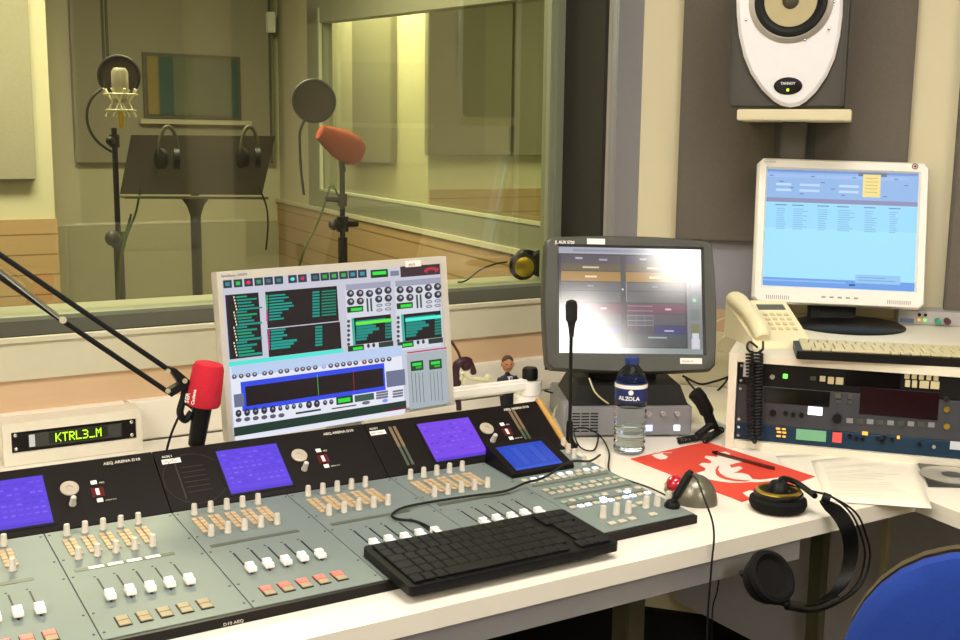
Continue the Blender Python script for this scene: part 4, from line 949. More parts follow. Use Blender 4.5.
# ================================================================= DESK OBJECTS
# --- water bottle
bp_ = onz(629, 452, D)
bot = thing('water_bottle', 'half litre clear plastic water bottle with blue cap and label', 'bottle', bp_)
pet = mat('clear_plastic', 'f4faf8', .04, trans=1, ior=1.18, var=0)
prof = [(.024, 0), (.0295, .003), (.031, .008)]
for k in range(7): z = .012+k*.0125; prof += [(.0312, z), (.0288, z+.004), (.0312, z+.009)]
prof += [(.0312, .102), (.0312, .142), (.029, .150), (.022, .165), (.014, .173), (.0125, .176), (.0125, .184)]
b = MB(T(*bp_)); b.lathe([(r, z+.0005) for r, z in prof], 36); build('body', b, pet, bot, ang=60)
b = MB(T(*bp_)); b.lathe([(r-.0012, z+.0015) for r, z in prof if z < .05]+[(.029, .052)], 36); build('water', b, mat('water', 'eef6f6', .02, trans=1, ior=1.33, var=0), bot, ang=60)
b = MB(T(*bp_)); b.lathe([(.0318, .106), (.0318, .143), (.0312, .1435), (.0312, .1055)], 40); lb = build('label', b, mat('blue_label', '1c2c6c', .4), bot)
b = MB(T(*bp_)); b.lathe([(.0321, .133), (.0321, .1405), (.0318, .1405), (.0318, .133)], 40); build('white_band', b, white, lb)
b = MB(T(*bp_)); b.lathe([(.014, .177), (.0145, .178), (.0145, .190), (.013, .1915)], 24); build('cap', b, mat('blue_cap', '243878', .4), bot)
toC = (CAM-bp_); toC.z = 0; toC.normalize(); side = Vector((-toC.y, toC.x, 0))
# lettering wrapped round the label, letter by letter
for i, c in enumerate('ALZOLA'):
    a = (i-2.5)*.22-.12; n_ = (toC*math.cos(a)+side*math.sin(a)); x_ = Vector((-n_.y, n_.x, 0))
    text(c, .0105, frame(bp_+n_*.0322+Vector((0, 0, .111)), x_, (0, 0, 1)), white, bot, 'label_letter', align='CENTER', bold=.0003)
n_ = toC; b = MB(frame(bp_+n_*.0322+Vector((0, 0, .1265)), Vector((-n_.y, n_.x, 0)), (0, 0, 1))); b.lathe([(.005, 0), (.005, .0004)], 16); build('label_emblem', b, white, lb)

# --- gooseneck microphone
gb = onz(569, 447, D+.0); gp = Vector((gb.x, gb.y, D))
gm = thing('gooseneck_microphone', 'thin black gooseneck microphone standing upright at the console corner', 'microphone', gp)
top = pl(571.5, 322, gp, Vector((-_fw.x, -_fw.y, 0))); hd = pl(571.5, 300.5, gp, Vector((-_fw.x, -_fw.y, 0)))
b = MB(T(*gp)); b.lathe([(.018, .0008), (.018, .004), (.012, .010), (.007, .02), (.0065, .05), (.0045, .055)], 24); build('base', b, black, gm)
b = MB(); b.tube([gp+Vector((0, 0, .05)), gp+(top-gp)*.35+Vector((.001, 0, 0)), gp+(top-gp)*.7, top], .0036, 10); build('neck', b, blackm, gm)
b = MB(); A_ = hd-top; b.lathe([(.0045, -.03), (.006, -.012), (.0085, 0), (.0115, .004), (.0118, A_.length*.8), (.0095, A_.length*.97), (.004, A_.length*1.03)], 20, top, A_); build('capsule', b, mat('capsule_grille', '1b1a1a', .8, bump=.6, scale=300), gm)

# --- trackball
tb = onz(694, 502, D)
trk = thing('trackball', 'silver-bronze trackball mouse with a red ball beside the red folder', 'trackball', tb)
cr = Vector((_fw.x, _fw.y, 0)).normalized(); rx = Vector((_r0.x, _r0.y, 0))
MT = frame(tb, (rx*.88-cr*.47), (rx*.47+cr*.88))
b = MB(MT)
V = []; Fs = []; NU, NV = 20, 9
for i in range(NV+1):
    t = i/NV; 
    for k in range(NU):
        a = 2*PI*k/NU; rr_ = math.cos(t*PI/2)**.75 if i < NV else .001
        x = math.cos(a)*.040*rr_; y = math.sin(a)*.034*rr_
        h = .046*math.sin(t*PI/2)
        V.append((x-.004*t, y+.006*t, h+.0006))
for i in range(NV):
    for k in range(NU): k2 = (k+1) % NU; Fs.append((i*NU+k, i*NU+k2, (i+1)*NU+k2, (i+1)*NU+k))
Fs.append(tuple(range(NU-1, -1, -1))); Fs.append(tuple(range(NV*NU, NV*NU+NU)))
b.raw(V, Fs); build('shell', b, mat('bronze_silver_shell', '7c786a', .32, .6, var=.04), trk, ang=60)
bc = pl(674.5, 483, tb+Vector((0, 0, .02)), Vector((-_fw.x, -_fw.y, 0)))-cr*.008
b = MB(); b.lathe([(.016, 0), (.0178, .004), (.0175, .010), (.015, .0115)], 24, bc-Vector((0, 0, .012))+cr*.006, (-.35*cr.x-.2*rx.x, -.35*cr.y-.2*rx.y, 1)); build('ball_ring', b, mat('bronze_silver_shell', '8d8a7c'), trk)
b = MB(); b.ball(bc, .0160, n=24); build('ball', b, mat('red_ball', 'b8102c', .12, coat=1), trk)
b = MB(); p0 = onz(651, 487, D+.003); b.tube([bc+Vector((-.014*rx.x, -.014*rx.y, -.02)), onz(648, 487, D+.003), onz(622, 478, D+.003), onz(609, 470, D+.004), onz(609, 452, D+.004), onz(600, 436, D+.012), onz(585, 428, D+.03), onz(574, 431, D+.02), onz(580, 447, D+.008), onz(594, 450, D+.004), onz(599, 434, D+.004)], .0017, 6); build('cord', b, rubber, trk)

# --- jack plug in the console's front corner with its cord
jp = onS(672, 507)
jk = thing('jack_plug', 'black slanted jack plug in the console corner with thin cord hanging down', 'plug', jp)
pv = Vector((-_fw.x, -_fw.y, 0)); j1 = pl(683, 489, jp, pv); j2 = pl(691, 474, jp, pv)
b = MB(); b.lathe([(.013, 0), (.013, .004), (.0095, .010)], 20, jp+nS*.0006, nS); b.lathe([(.006, 0), (.0055, .012), (.0072, .014), (.0072, (j2-jp).length-.008), (.004, (j2-jp).length)], 18, jp+nS*.006, j2-jp); build('plug_body', b, black, jk)
b = MB(); b.tube([j2, ony(697, 480, 1.27), ony(704, 498, 1.215), ony(712, 520, 1.20), ony(714, 538, 1.196), ony(712, 560, 1.196), ony(710, 585, 1.197), ony(708, 612, 1.2), ony(706, 660, 1.2)], .0016, 6); build('cord', b, rubber, jk)
b = MB(); b.tube([ony(719, 578, 1.26)+Vector((0, 0, .0)), ony(717, 592, 1.262), ony(713, 606, 1.262), ony(712, 625, 1.262), ony(712, 660, 1.262)], .0014, 6); single('thin_cable', b, rubber, 'thin black cable hanging from under the desk beside the jack cord', 'cable')

# --- red folder with white emblem, pen
F0 = onz(631, 459, D+.0012); F1 = onz(706, 442, D+.0012); F2 = onz(815, 477, D+.0012); F3 = onz(742, 501.5, D+.0012)
fol = thing('red_folder', 'bright red card folder printed with a white crested emblem', 'folder', ((F0+F2)/2))
redc = mat('red_card', 'e24a38', .5, var=.03)
b = MB(); hx = Vector((0, 0, -.0010)); hu = Vector((0, 0, .0012)); b.hexa([F0+hx, F3+hx, F2+hx, F1+hx], [F0+hu, F3+hu, F2+hu, F1+hu]); build('cover', b, redc, fol)
def c7(X, Y, z): return onz(640+X/5.333, 440+Y/5.333, z)
zf = D+.0026
def flat(name, pts, m, par, conv=c7, z=zf):
    b = MB(); P = [conv(X, Y, z) for X, Y in pts]; n_ = len(P); dz = Vector((0, 0, .0002)); b.raw(P+[p+dz for p in P], [tuple(range(n_)), tuple(range(n_, 2*n_))]+[(i, (i+1) % n_, n_+(i+1) % n_, n_+i) for i in range(n_)]); return build(name, b, m, par)
em = flat('emblem', [(425,66),(455,62),(480,72),(478,88),(520,100),(545,118),(512,124),(478,133),(486,148),(530,140),(548,150),(520,168),(495,176),(545,176),(580,186),(600,208),(640,212),(700,206),(742,200),(748,208),(700,218),(640,224),(590,224),(540,228),(490,228),(430,222),(380,212),(340,205),(320,192),(300,176),(345,164),(350,152),(314,132),(330,122),(378,124),(380,112),(344,94),(352,84),(392,88),(415,92),(408,78)], mat('folder_white', 'f4ece0', .5), fol)
flat('emblem_arc', [(415,138),(402,160),(405,182),(425,200),(460,212),(510,220),(560,222),(590,216),(550,214),(500,208),(455,196),(428,178),(416,160),(424,140)], redc, em, z=zf+.0004)
flat('white_block', [(548,282),(585,268),(618,276),(660,282),(700,296),(640,312),(600,300),(575,304)], mat('folder_white', 'f4ece0'), fol)
flat('printed_title', [(62,80),(120,70),(126,78),(150,88),(140,100),(110,104),(85,96)], mat('folder_white', 'f4ece0'), fol)
flat('printed_line', [(70,66),(170,66),(172,70),(72,71)], mat('folder_pink', 'f0b0a0', .5), fol)
p0 = c7(412, 70, zf+.004); p1 = c7(716, 151, zf+.004)
b = MB(); b.cyl(p0, p1, .0032, .0030, 12); 
pen = thing('ballpoint_pen', 'slim dark pen lying across the red folder', 'pen', (p0+p1)/2-Vector((0, 0, .004)))
build('barrel', b, mat('dark_pen', '5a2420', .3), pen)
b = MB(); b.cyl(p0-(p1-p0).normalized()*.012, p0, .0016, .0044, 12); build('cap', b, black, pen)

# --- papers and compact disc
def sheet(name, q, z, label, curl=0, lines=True):
    P = [onz(X, Y, z) for X, Y in q]; t = thing(name, label, 'paper', (P[0]+P[1]+P[2]+P[3])/4)
    b = MB(); n_ = 10; V = []; Fs = []
    for i in range(n_+1):
        for j in range(n_+1):
            u, v = i/n_, j/n_; p = P[0]*(1-u)*(1-v)+P[1]*u*(1-v)+P[2]*u*v+P[3]*(1-u)*v
            V.append(p+Vector((0, 0, curl*(max(0, 1-v*3)**2*max(0, u*2-1)+.25*max(0, v-.7)*u))))
    for i in range(n_):
        for j in range(n_): a = i*(n_+1)+j; Fs.append((a, a+n_+1, a+n_+2, a+1))
    b.raw(V, Fs); s_ = build('sheet', b, paper, t)
    sol = s_.modifiers.new('thickness', 'SOLIDIFY'); sol.thickness = .0004
    if lines:
        b = MB()
        for r_ in range(3, 26):
            if r_ in (5, 6, 9, 15, 22): continue
            v = .12+r_*.03; u1_ = .12+.7*(.5+.5*random.random()); u0_ = .1
            A_ = [P[0]*(1-u)*(1-vv)+P[1]*u*(1-vv)+P[2]*u*vv+P[3]*(1-u)*vv for u, vv in ((u0_, v), (u1_, v), (u1_, v+.007), (u0_, v+.007))]
            up_ = Vector((0, 0, .0006+.00025*curl)); b.raw([p+up_ for p in A_], [(0, 1, 2, 3)])
        build('print', b, mat('faint_print', 'd2ccba', .8) if r_ % 2 else mat('faint_print', 'd2ccba'), t)
    return t
sheet('paper_sheet', [(776, 456), (880, 452), (884, 500), (800, 492)], D+.0008, 'lower white sheet half hidden under the other printed sheet', 0, False)
sheet('paper_sheet', [(811, 461), (911, 449), (932, 509), (826, 501)], D+.0020, 'upper white printed sheet in front of the cabinet', .006)
CDc = onz(953, 475, D)
cdt = thing('disc_case', 'silver disc lying in an open dark case at the right edge', 'disc', CDc)
q = [onz(X, Y, D+.0008) for X, Y in ((917, 463), (1003, 466), (1012, 489), (928, 487))]
b = MB(); b.hexa([q[0], q[3], q[2], q[1]], [p+Vector((0, 0, .0035)) for p in (q[0], q[3], q[2], q[1])]); build('case', b, mat('dark_case', '3a3632', .3), cdt)
cc = onz(952, 475, D+.005)
b = MB(T(cc.x, cc.y, D+.0046)); b.lathe([(.056, 0), (.056, .0012)], 48); dsc = build('disc', b, mat('disc_silver', 'cfc9b8', .25, .4), cdt)
b = MB(T(cc.x, cc.y, D+.0060)); b.lathe([(.019, 0), (.019, .0003)], 32); build('hub', b, mat('hub_dark', '4a4844', .3), dsc)
b = MB(T(cc.x+.01, cc.y-.028, D+.0060)); b.box((-.02, -.008, 0), (.02, .008, .0003)); build('print', b, mat('disc_print', '8fa0b0', .4), dsc)

# --- headphones: one cup on the desk, the other hanging over the edge
hb = onz(784, 514, D)
hp = thing('headphones', 'black studio headphones with gold ring, one cup on the desk and one hanging', 'headphones', hb)
cA = Vector((hb.x+.008, hb.y+.022, D))
b = MB(T(*cA)); b.lathe([(.034, .0008), (.044, .004), (.0475, .012), (.0465, .020), (.041, .024)], 40); build('ear_pad', b, mat('soft_black', '0c0b0b', .8, spec=.25), hp)
b = MB(T(*cA)); b.lathe([(.040, .0243), (.0405, .030), (.036, .033), (.020, .034), (.018, .0345)], 40); ca = build('ear_cup', b, black, hp)
b = MB(T(*cA)); b.lathe([(.0370, .0290), (.0376, .0345), (.0325, .0362), (.0310, .032)], 40); build('gold_ring', b, goldm, ca)
b = MB(T(*cA)); b.lathe([(.019, .034), (.018, .040), (.013, .0485), (.011, .049)], 28); build('cup_cap', b, black, ca)
YH = 1.165
def oh(x, y, Y=YH): return ony(x, y, Y)
cB = oh(767, 579, 1.15)
ax = (-_fw*.74+_rt*.42+_up*.44).normalized()
b = MB(); b.lathe([(.032, 0), (.040, .004), (.0425, .010), (.040, .016), (.034, .018), (.027, .011), (.012, .009)], 36, cB, ax); build('ear_pad', b, mat('soft_black', '131112', .7), hp)
b = MB(); b.lathe([(.012, -.026), (.02, -.024), (.032, -.018), (.036, -.010), (.036, 0)], 36, cB, ax); build('ear_cup', b, mat('graphite_cup', '201f1d', .4), hp)
# broad leather head strap and two thin steel bows
def strap(b, P, wd, th, N):
    Q = []; P = [Vector(p) for p in P]
    for i in range(len(P)-1):
        a = P[max(i-1, 0)]; c0_ = P[i]; c1_ = P[i+1]; d = P[min(i+2, len(P)-1)]
        for k in range(6): t = k/6; Q.append(.5*((2*c0_)+(c1_-a)*t+(2*a-5*c0_+4*c1_-d)*t*t+(-a+3*c0_-3*c1_+d)*t**3))
    Q.append(P[-1]); V = []; Fs = []; N = Vector(N).normalized()
    for i, p in enumerate(Q):
        t = (Q[min(i+1, len(Q)-1)]-Q[max(i-1, 0)]).normalized(); o_ = t.cross(N).normalized(); w_ = wd*min(1, .35+2.2*math.sin(PI*i/(len(Q)-1)))
        V += [p+N*w_+o_*th, p-N*w_+o_*th, p-N*w_-o_*th, p+N*w_-o_*th]
    for i in range(len(Q)-1):
        for k in range(4): k2 = (k+1) % 4; Fs.append((i*4+k, i*4+k2, i*4+4+k2, i*4+4+k))
    Fs += [(3, 2, 1, 0), tuple(len(V)-4+k for k in range(4))]; b.raw(V, Fs)
stp = [oh(822, 500, 1.20), oh(838, 513, 1.18), oh(848, 530), oh(851, 550), oh(847, 572), oh(837, 590), oh(820, 602), oh(800, 606, 1.15)]
b = MB(); strap(b, stp, .0125, .0014, _rt*.88-_fw*.3+_up*.35); build('head_strap', b, black, hp)
for dxx, nm in (((3, 0, 0)), 1), ((8, 4, 0), 2):
    k = dxx[0]
    b = MB(); b.tube([cA+Vector((.03, .012, .036)), oh(812, 491, 1.235)+Vector((0, 0, .0)), oh(832, 497, 1.19), oh(848+k, 513), oh(858+k, 535), oh(862+k, 556), oh(856+k, 580), oh(842+k, 596), oh(822, 606+k*.5), oh(798, 607+k*.5, 1.15), oh(785, 602, 1.155)], .0018, 8); build('steel_bow', b, blackm, hp)
b = MB(); b.tube([cA+Vector((.0, -.0, .046)), cA+Vector((.02, .01, .048)), cA+Vector((.042, .0, .040)), oh(815, 496, 1.21)], .0048, 10); b.cyl(oh(822, 497, 1.20), oh(830, 500, 1.19), .009, .009, 14); build('yoke', b, black, hp)
b = MB(); b.tube([oh(838, 598, 1.16), oh(815, 608, 1.155), oh(793, 606, 1.15), oh(775, 600, 1.16), oh(756, 588, 1.175), oh(741, 572, 1.18)], .0045, 10); b.cyl(oh(800, 607, 1.148), oh(787, 605, 1.152), .008, .008, 14); build('yoke', b, mat('graphite_cup', '34322e'), hp)

# --- black cord heap beside the grey unit
hc = onz(700, 437, D)
cl = thing('coiled_headset_cord', 'heap of black coiled cord with handset beside the grey unit', 'cord', hc)
b = MB(); b.tube(coil(onz(678, 441, D+.008), onz(712, 435, D+.010), .0055, 16, .002), .0022, 5, smooth=False); b.tube(coil(onz(704, 441, D+.009), onz(722, 429, D+.012), .006, 9, .002), .0022, 5, smooth=False)
b.tube(coil(onz(697, 436, D+.012), onz(712, 424, D+.03), .006, 10, .002), .0022, 5, smooth=False); build('coiled_cord', b, rubber, cl)
p0 = onz(711, 432, D+.012); pv2 = Vector((-_fw.x, -_fw.y, 0)); 
b = MB(); b.tube([pl(712, 428, p0, pv2), pl(707, 412, p0, pv2), pl(700, 399, p0, pv2), pl(694, 392, p0, pv2)], [.011]*6+[.015]*6+[.016]*6+[.014], 14); b.tube([pl(718, 431, p0, pv2), pl(712, 418, p0, pv2), pl(704, 396, p0, pv2)], .006, 10); build('handset', b, black, cl)

# --- cables behind the monitors
def cable(pts, r, m, lab, nm='cable'): b = MB(); b.tube(pts, r, 7); single(nm, b, m, lab, 'cable')
cable([ony(683, 376, 2.02), ony(700, 384, 2.04), ony(716, 381, 2.0), ony(728, 377, 1.96)], .0028, rubber, 'black cable running from the dark monitor to the cabinet')
cable([ony(686, 379, 2.0), ony(698, 392, 2.02), ony(712, 394, 2.02), ony(724, 384, 1.98), ony(731, 372, 1.95)], .0024, rubber, 'black cable sagging below the other behind the cabinet corner')
cable([ony(686, 372, 2.05), ony(700, 362, 2.06), ony(714, 352, 2.03), ony(724, 352, 2.0)], .0022, mat('cream_cable', 'd8cfa8', .5), 'cream cable curving up beside the dark monitor')
cable([ony(712, 323, 2.0), ony(722, 319, 1.99), ony(733, 317, 1.96), ony(741, 318, 1.93)], .0025, mat('cream_cable', 'd8cfa8'), 'cream telephone cable arching behind the telephone')
cable([ony(716, 350, 2.0), ony(720, 340, 1.99), ony(730, 334, 1.97), ony(738, 330, 1.94)], .0022, mat('cream_cable', 'd8cfa8'), 'thin cream cable below the telephone edge')
cable([onz(710, 420, D+.006), onz(717, 423, D+.006), onz(728, 428, D+.006)], .0045, mat('silver_cable', 'b8b8bc', .4), 'thick silver-grey cable lying beside the cabinet')
cable([ony(545, 391, 1.98), ony(553, 393, 1.99), ony(562, 396, 2.0)], .002, rubber, 'short black cable behind the monitor arm joint')
cable([onz(553, 418, D+.03), onz(556, 408, D+.04), onz(566, 400, D+.05)], .002, mat('cream_cable', 'd8cfa8'), 'pale cable bent beside the console cheek')
cable([ony(589, 378, 1.80), ony(595, 392, 1.79), ony(606, 402, 1.785), ony(618, 408, 1.78)], .0018, mat('cream_cable', 'd8cfa8'), 'pale cable hanging in front of the dark monitor base')
# keyboard cable over the console, second loop
cable([onS(437, 537, .012), onS(430, 528, .004), onS(415, 521, .003), onS(398, 519, .003), onS(392, 515, .004), onS(402, 508, .005), onS(430, 502, .005), onS(470, 496, .006), onS(505, 491, .008), onS(525, 483, .012), onS(545, 477, .04), onS(570, 462, .045), onS(590, 461, .02), onz(600, 455, D+.01)], .0021, rubber, 'black keyboard cable looping over the grey console surface')

# ================================================================= MICROPHONE ON BOOM ARM
YM = 1.77
boom = thing('microphone_boom_arm', 'black scissor boom arm with silver strut reaching in from the left', 'boom arm', (-.12, 1.93, D))
def om(x, y, Y=YM): return ony(x, y, Y)
el = om(-90, 190); 
b = MB(); b.tube([om(-70, 207), om(169, 370)], .0042, 10, smooth=False); build('upper_rod', b, blackm, boom)
b = MB(); b.tube([om(-70, 228, YM-.004), om(63, 321, YM-.004), om(168, 392)], .0042, 10, smooth=False); build('lower_rod', b, blackm, boom)
b = MB(); b.tube([om(-70, 216, YM-.016), om(63, 320, YM-.016)], .0028, 10, smooth=False); build('silver_strut', b, chrome, boom)
b = MB(); b.cyl(om(63, 320, YM-.024), om(63, 320, YM+.004), .0055, .0055, 14); build('pivot_bolt', b, chrome, boom)
b = MB(); P = [om(*q, YM) for q in ((166, 366), (175, 368), (189, 380), (186, 386), (170, 396), (164, 391), (178, 383))]
n_ = len(P); b.raw([p+Vector((0, -.009, 0)) for p in P]+[p+Vector((0, .009, 0)) for p in P], [tuple(range(n_)), tuple(range(2*n_-1, n_-1, -1))]+[(i, (i+1) % n_, n_+(i+1) % n_, n_+i) for i in range(n_)]); build('end_bracket', b, blackm, boom)
for q in ((168, 371), (185, 381), (168, 391)):
    b = MB(); b.cyl(om(*q, YM-.014), om(*q, YM+.006), .0042, .0042, 12); build('bracket_bolt', b, chrome, boom)
b = MB(); b.tube([om(-70, 218), om(-110, 330, 1.86), Vector((-.12, 1.93, D+.06))], .009, 12, smooth=False); build('mast', b, blackm, boom)
b = MB(); b.lathe([(.03, .0008), (.03, .01), (.016, .03), (.014, .07)], 20, (-.12, 1.93, D)); build('desk_socket', b, black, boom)
mic = thing('broadcast_microphone', 'black broadcast microphone with a red foam windshield', 'microphone', om(198, 446))
m0_ = om(196, 447); m1_ = om(200, 405); m2_ = om(206, 368)
axm = (m2_-m0_).normalized(); side_t = Vector((0, -.25, 0)); axm = (axm+side_t*0.35).normalized()
Lb = (m1_-m0_).length
b = MB(); b.lathe([(.010, 0), (.0135, .004), (.0145, Lb*.5), (.0165, Lb+.01)], 22, m0_, axm); build('body', b, black, mic)
b = MB(); O_ = m0_+axm*(Lb+.0); fl = (m2_-m1_).length
b.lathe([(.018, .0), (.0265, .002), (.0285, .008), (.0255, fl*1.02), (.0225, fl*1.16), (.012, fl*1.2), (.001, fl*1.205)], 32, O_, axm); ws = build('foam_windshield', b, red, mic, ang=50)
vn = (CAM-O_); vn = (vn-axm*vn.dot(axm)).normalized(); lf = axm.cross(vn).normalized()
for k, (s_, c) in enumerate((('Cadena', .0085), ('SER', .011))):
    nn = (vn*math.cos(.62)-lf*math.sin(.62)*-1*(-1)).normalized(); 
    nn = (vn*math.cos(.62)+axm.cross(vn).normalized()*math.sin(.62)*(1 if axm.cross(vn).dot(_rt) < 0 else -1)).normalized()
    M_ = frame(O_+axm*.006+nn*.0288+axm.cross(nn)*(.004-.011*k), axm, nn.cross(axm)); M_.translation += nn*.0002
    text(s_, c, M_, white, ws, 'windshield_lettering', bold=.0002)
b = MB(); b.tube([om(185, 382), om(184, 396), om(180, 412), om(185, 420), om(192, 412)], .006, 10); build('clip', b, blackm, mic)
b = MB(); b.tube([om(196, 412, YM+.01), om(184, 404, YM+.02), om(178, 418, YM+.02), om(172, 432, YM+.03), om(167, 449, YM+.04), om(166, 458, YM+.05)], .0021, 7); build('cable', b, rubber, mic)

# ================================================================= FIGURINES BEHIND THE CONSOLE
YF = 2.03
def of(x, y, Y=YF): return ony(x, y, Y)
fb = of(507, 400); fb = Vector((fb.x, YF, D))
man = thing('bobblehead_figurine', 'small figurine of a man in dark suit with oversized head', 'figurine', fb)
hz = of(506.5, 364).z; hh_ = (of(506, 355).z-of(506, 373).z)
skin = mat('painted_skin', 'b8805a', .5, var=.05); suit = mat('navy_suit', '1a1a2c', .6)
sz = of(506, 376).z; wz = D+.045
b = MB(T(fb.x, YF, 0) @ Matrix.Diagonal((1, .62, 1, 1))); b.lathe([(.012, D+.002), (.016, D+.03), (.018, wz), (.0195, wz+.02), (.0215, sz-.008), (.017, sz-.001), (.008, sz+.003), (.005, sz+.008)], 24); build('body', b, suit, man, ang=60)
b = MB(T(fb.x-.001, YF-.002, hz) @ Matrix.Rotation(R(-20), 4, 'Z')); 
b.ball((0, 0, 0), .0150, (.86, .95, 1.22), 22); b.ball((0, -.0145, -.002), .0032, (.8, 1, 1.2), 10)
for s_ in (-1, 1): b.ball((s_*.0133, .001, -.001), .0042, (.45, .8, 1.2), 10)
hdm = build('head', b, skin, man, ang=60)
b = MB(T(fb.x-.001, YF-.002, hz) @ Matrix.Rotation(R(-20), 4, 'Z')); b.ball((0, .0022, .0065), .0153, (.86, .93, .86), 20); build('hair', b, mat('short_dark_hair', '4a3528', .8), hdm)
b = MB(T(fb.x-.001, YF-.002, hz) @ Matrix.Rotation(R(-20), 4, 'Z'))
for s_ in (-1, 1): b.ball((s_*.0048, -.0132, .002), .0017, (1.2, .6, .9), 8)
b.box((-.004, -.0138, -.0085), (.004, -.0126, -.0073)); build('face_features', b, mat('dark_features', '3a2018', .5), hdm)
b = MB(T(fb.x, YF-.0135, sz-.012) @ Matrix.Rotation(R(-6), 4, 'X')); b.raw([(-.006, 0, .013), (.006, 0, .013), (0, -.001, -.014), (-.006, .004, .013), (.006, .004, .013), (0, .003, -.014)], [(0,1,2), (5,4,3), (0,3,4,1), (1,4,5,2), (2,5,3,0)]); build('shirt', b, white, man)
b = MB(T(fb.x, YF-.0145, sz-.012)); b.box((-.0016, -.001, -.012), (.0016, .001, .011)); build('tie', b, mat('blue_tie', '3a58a8', .5), man)
for s_ in (-1, 1):
    b = MB(); b.tube([(fb.x+s_*.018, YF, sz-.004), (fb.x+s_*.025, YF-.004, sz-.018), (fb.x+s_*(.021 if s_ > 0 else .026), YF-.012, sz-.032)], [.0062]*7+[.0055]*6, 12); arm_ = build('sleeve', b, suit, man)
    b = MB(); b.ball((fb.x+s_*(.018 if s_ > 0 else .027), YF-.018, sz-.034 if s_ < 0 else sz-.02), .0052, (1, 1, .9), 12); build('hand', b, skin, arm_)
tb_ = of(464, 400); 
toy = thing('jointed_toy', 'small dark purple toy figure with cream limbs stretched out', 'toy', (tb_.x, YF, D))
pur = mat('dark_purple_paint', '3a1828', .4); bone = mat('cream_toy_limb', 'e0dcb8', .5)
b = MB(); b.tube([of(459, 410), of(458, 398), of(455, 385), of(456, 374)], [.006]*6+[.008]*6+[.009]*6+[.008], 12); b.ball(of(456, 383), .012, (1, .8, .9), 16); build('legs', b, pur, toy)
b = MB(); b.tube([of(455, 376), of(457, 365), of(464, 361), of(470, 363), of(474, 374)], [.009]*6+[.010]*6+[.0095]*6+[.007]*6+[.005], 12); b.ball(of(466, 366), .012, (1, .8, .9), 16); build('torso', b, pur, toy)
b = MB(); b.tube([of(461, 361), of(458, 352), of(451, 341)], .003, 8); build('antenna', b, mat('brown_rod', '4a3020', .5), toy)
b = MB(); b.tube([of(463, 372), of(468, 377), of(478, 379), of(488, 380)], [.006]*6+[.0045]*6+[.005]*7, 10); b.ball(of(488, 377), .008, (1.1, .8, .8), 12); build('arm', b, bone, toy)
b = MB(); b.tube([of(466, 374), of(463, 384), of(470, 388), of(482, 384)], .0042, 10); build('arm', b, bone, toy)
b = MB(); b.tube([of(459, 362), of(458, 368), of(461, 374)], .0025, 8); b.tube([of(468, 366), of(471, 371)], .0022, 8); build('trim', b, white, toy)

# ================================================================= CHAIR
cdist = 1.25
q0 = CAM+ray(985, 640)*cdist
ch = thing('office_chair', 'office chair with rounded royal blue fabric backrest', 'chair', (q0.x+.12, q0.y+.22, 0))
topp = CAM+ray(1028, 559)*cdist
Mc = Matrix.Translation((topp.x, topp.y, 0)) @ Matrix.Rotation(R(-52), 4, 'Z')
cz = topp.z-.25
b = MB(Mc); V = []; Fs = []
ns, nr = 40, 8
def back(b, a_, bb_, y0, y1, nexp=2.5, zoff=0):
    rings = []
    for (s_, yy) in ((.0, y0), (.6, y0), (.92, y0+.004), (1, y0+.014), (1, y1-.014), (.92, y1-.004), (.6, y1), (.0, y1)):
        ring = []
        for k in range(ns):
            t = 2*PI*k/ns; c_, s2 = math.cos(t), math.sin(t)
            x = a_*s_*abs(c_)**(2/nexp)*(1 if c_ > 0 else -1); z = bb_*s_*abs(s2)**(2/nexp)*(1 if s2 > 0 else -1)
            ring.append((x, yy+.9*x*x*.35, cz+z+zoff))
        rings.append(ring)
    V = [p for r_ in rings for p in r_]; Fs = []
    for i in range(len(rings)-1):
        for k in range(ns): k2 = (k+1) % ns; Fs.append((i*ns+k, i*ns+k2, (i+1)*ns+k2, (i+1)*ns+k))
    b.raw(V, Fs)
back(b, .20, .25, -.02, .03); build('backrest', b, bluecloth, ch, ang=60)
b = MB(Mc); back(b, .199, .249, .0305, .044); build('back_shell', b, mat('brown_shell', '4c4028', .6), ch, ang=60)
b = MB(Mc); b.box((-.03, .05, .42), (.03, .062, cz)); build('back_bracket', b, black, ch)
b = MB(Mc); b.rprism(-.23, .23, -.48, -.04, .42, .49, .06); build('seat', b, bluecloth, ch)
b = MB(Mc); b.box((-.05, -.28, .405), (.05, .062, .419)); b.cyl((0, -.26, .08), (0, -.26, .405), .026); build('column', b, black, ch)
for k in range(5):
    a = 2*PI*k/5; e = (.29*math.cos(a), -.26+.29*math.sin(a))
    b = MB(Mc); b.tube([(0, -.26, .095), (e[0]*.5, -.26+(e[1]+.26)*.5, .085), (e[0], e[1], .065)], .016, 10); lg = build('leg', b, black, ch)
    b = MB(Mc); b.cyl((e[0]-.012, e[1], .0265), (e[0]+.012, e[1], .0265), .026, n=18); build('castor', b, black, lg)

# ================================================================= THINGS IN THE BOOTH
bm = mat('booth_black', '17160f', .5)
def stand(name, x, y_top, Y, label, twist=0):
    zt2 = ony(x, y_top, Y).z; xx = ony(x, y_top, Y).x
    t = thing(name, label, 'stand', (xx, Y, 0))
    b = MB(); b.cyl((xx, Y, .12), (xx, Y, 1.02), .016); build('lower_tube', b, bm, t)
    b = MB(); b.cyl((xx, Y, 1.02), (xx, Y, zt2), .009); build('upper_tube', b, bm, t)
    return t, xx, zt2
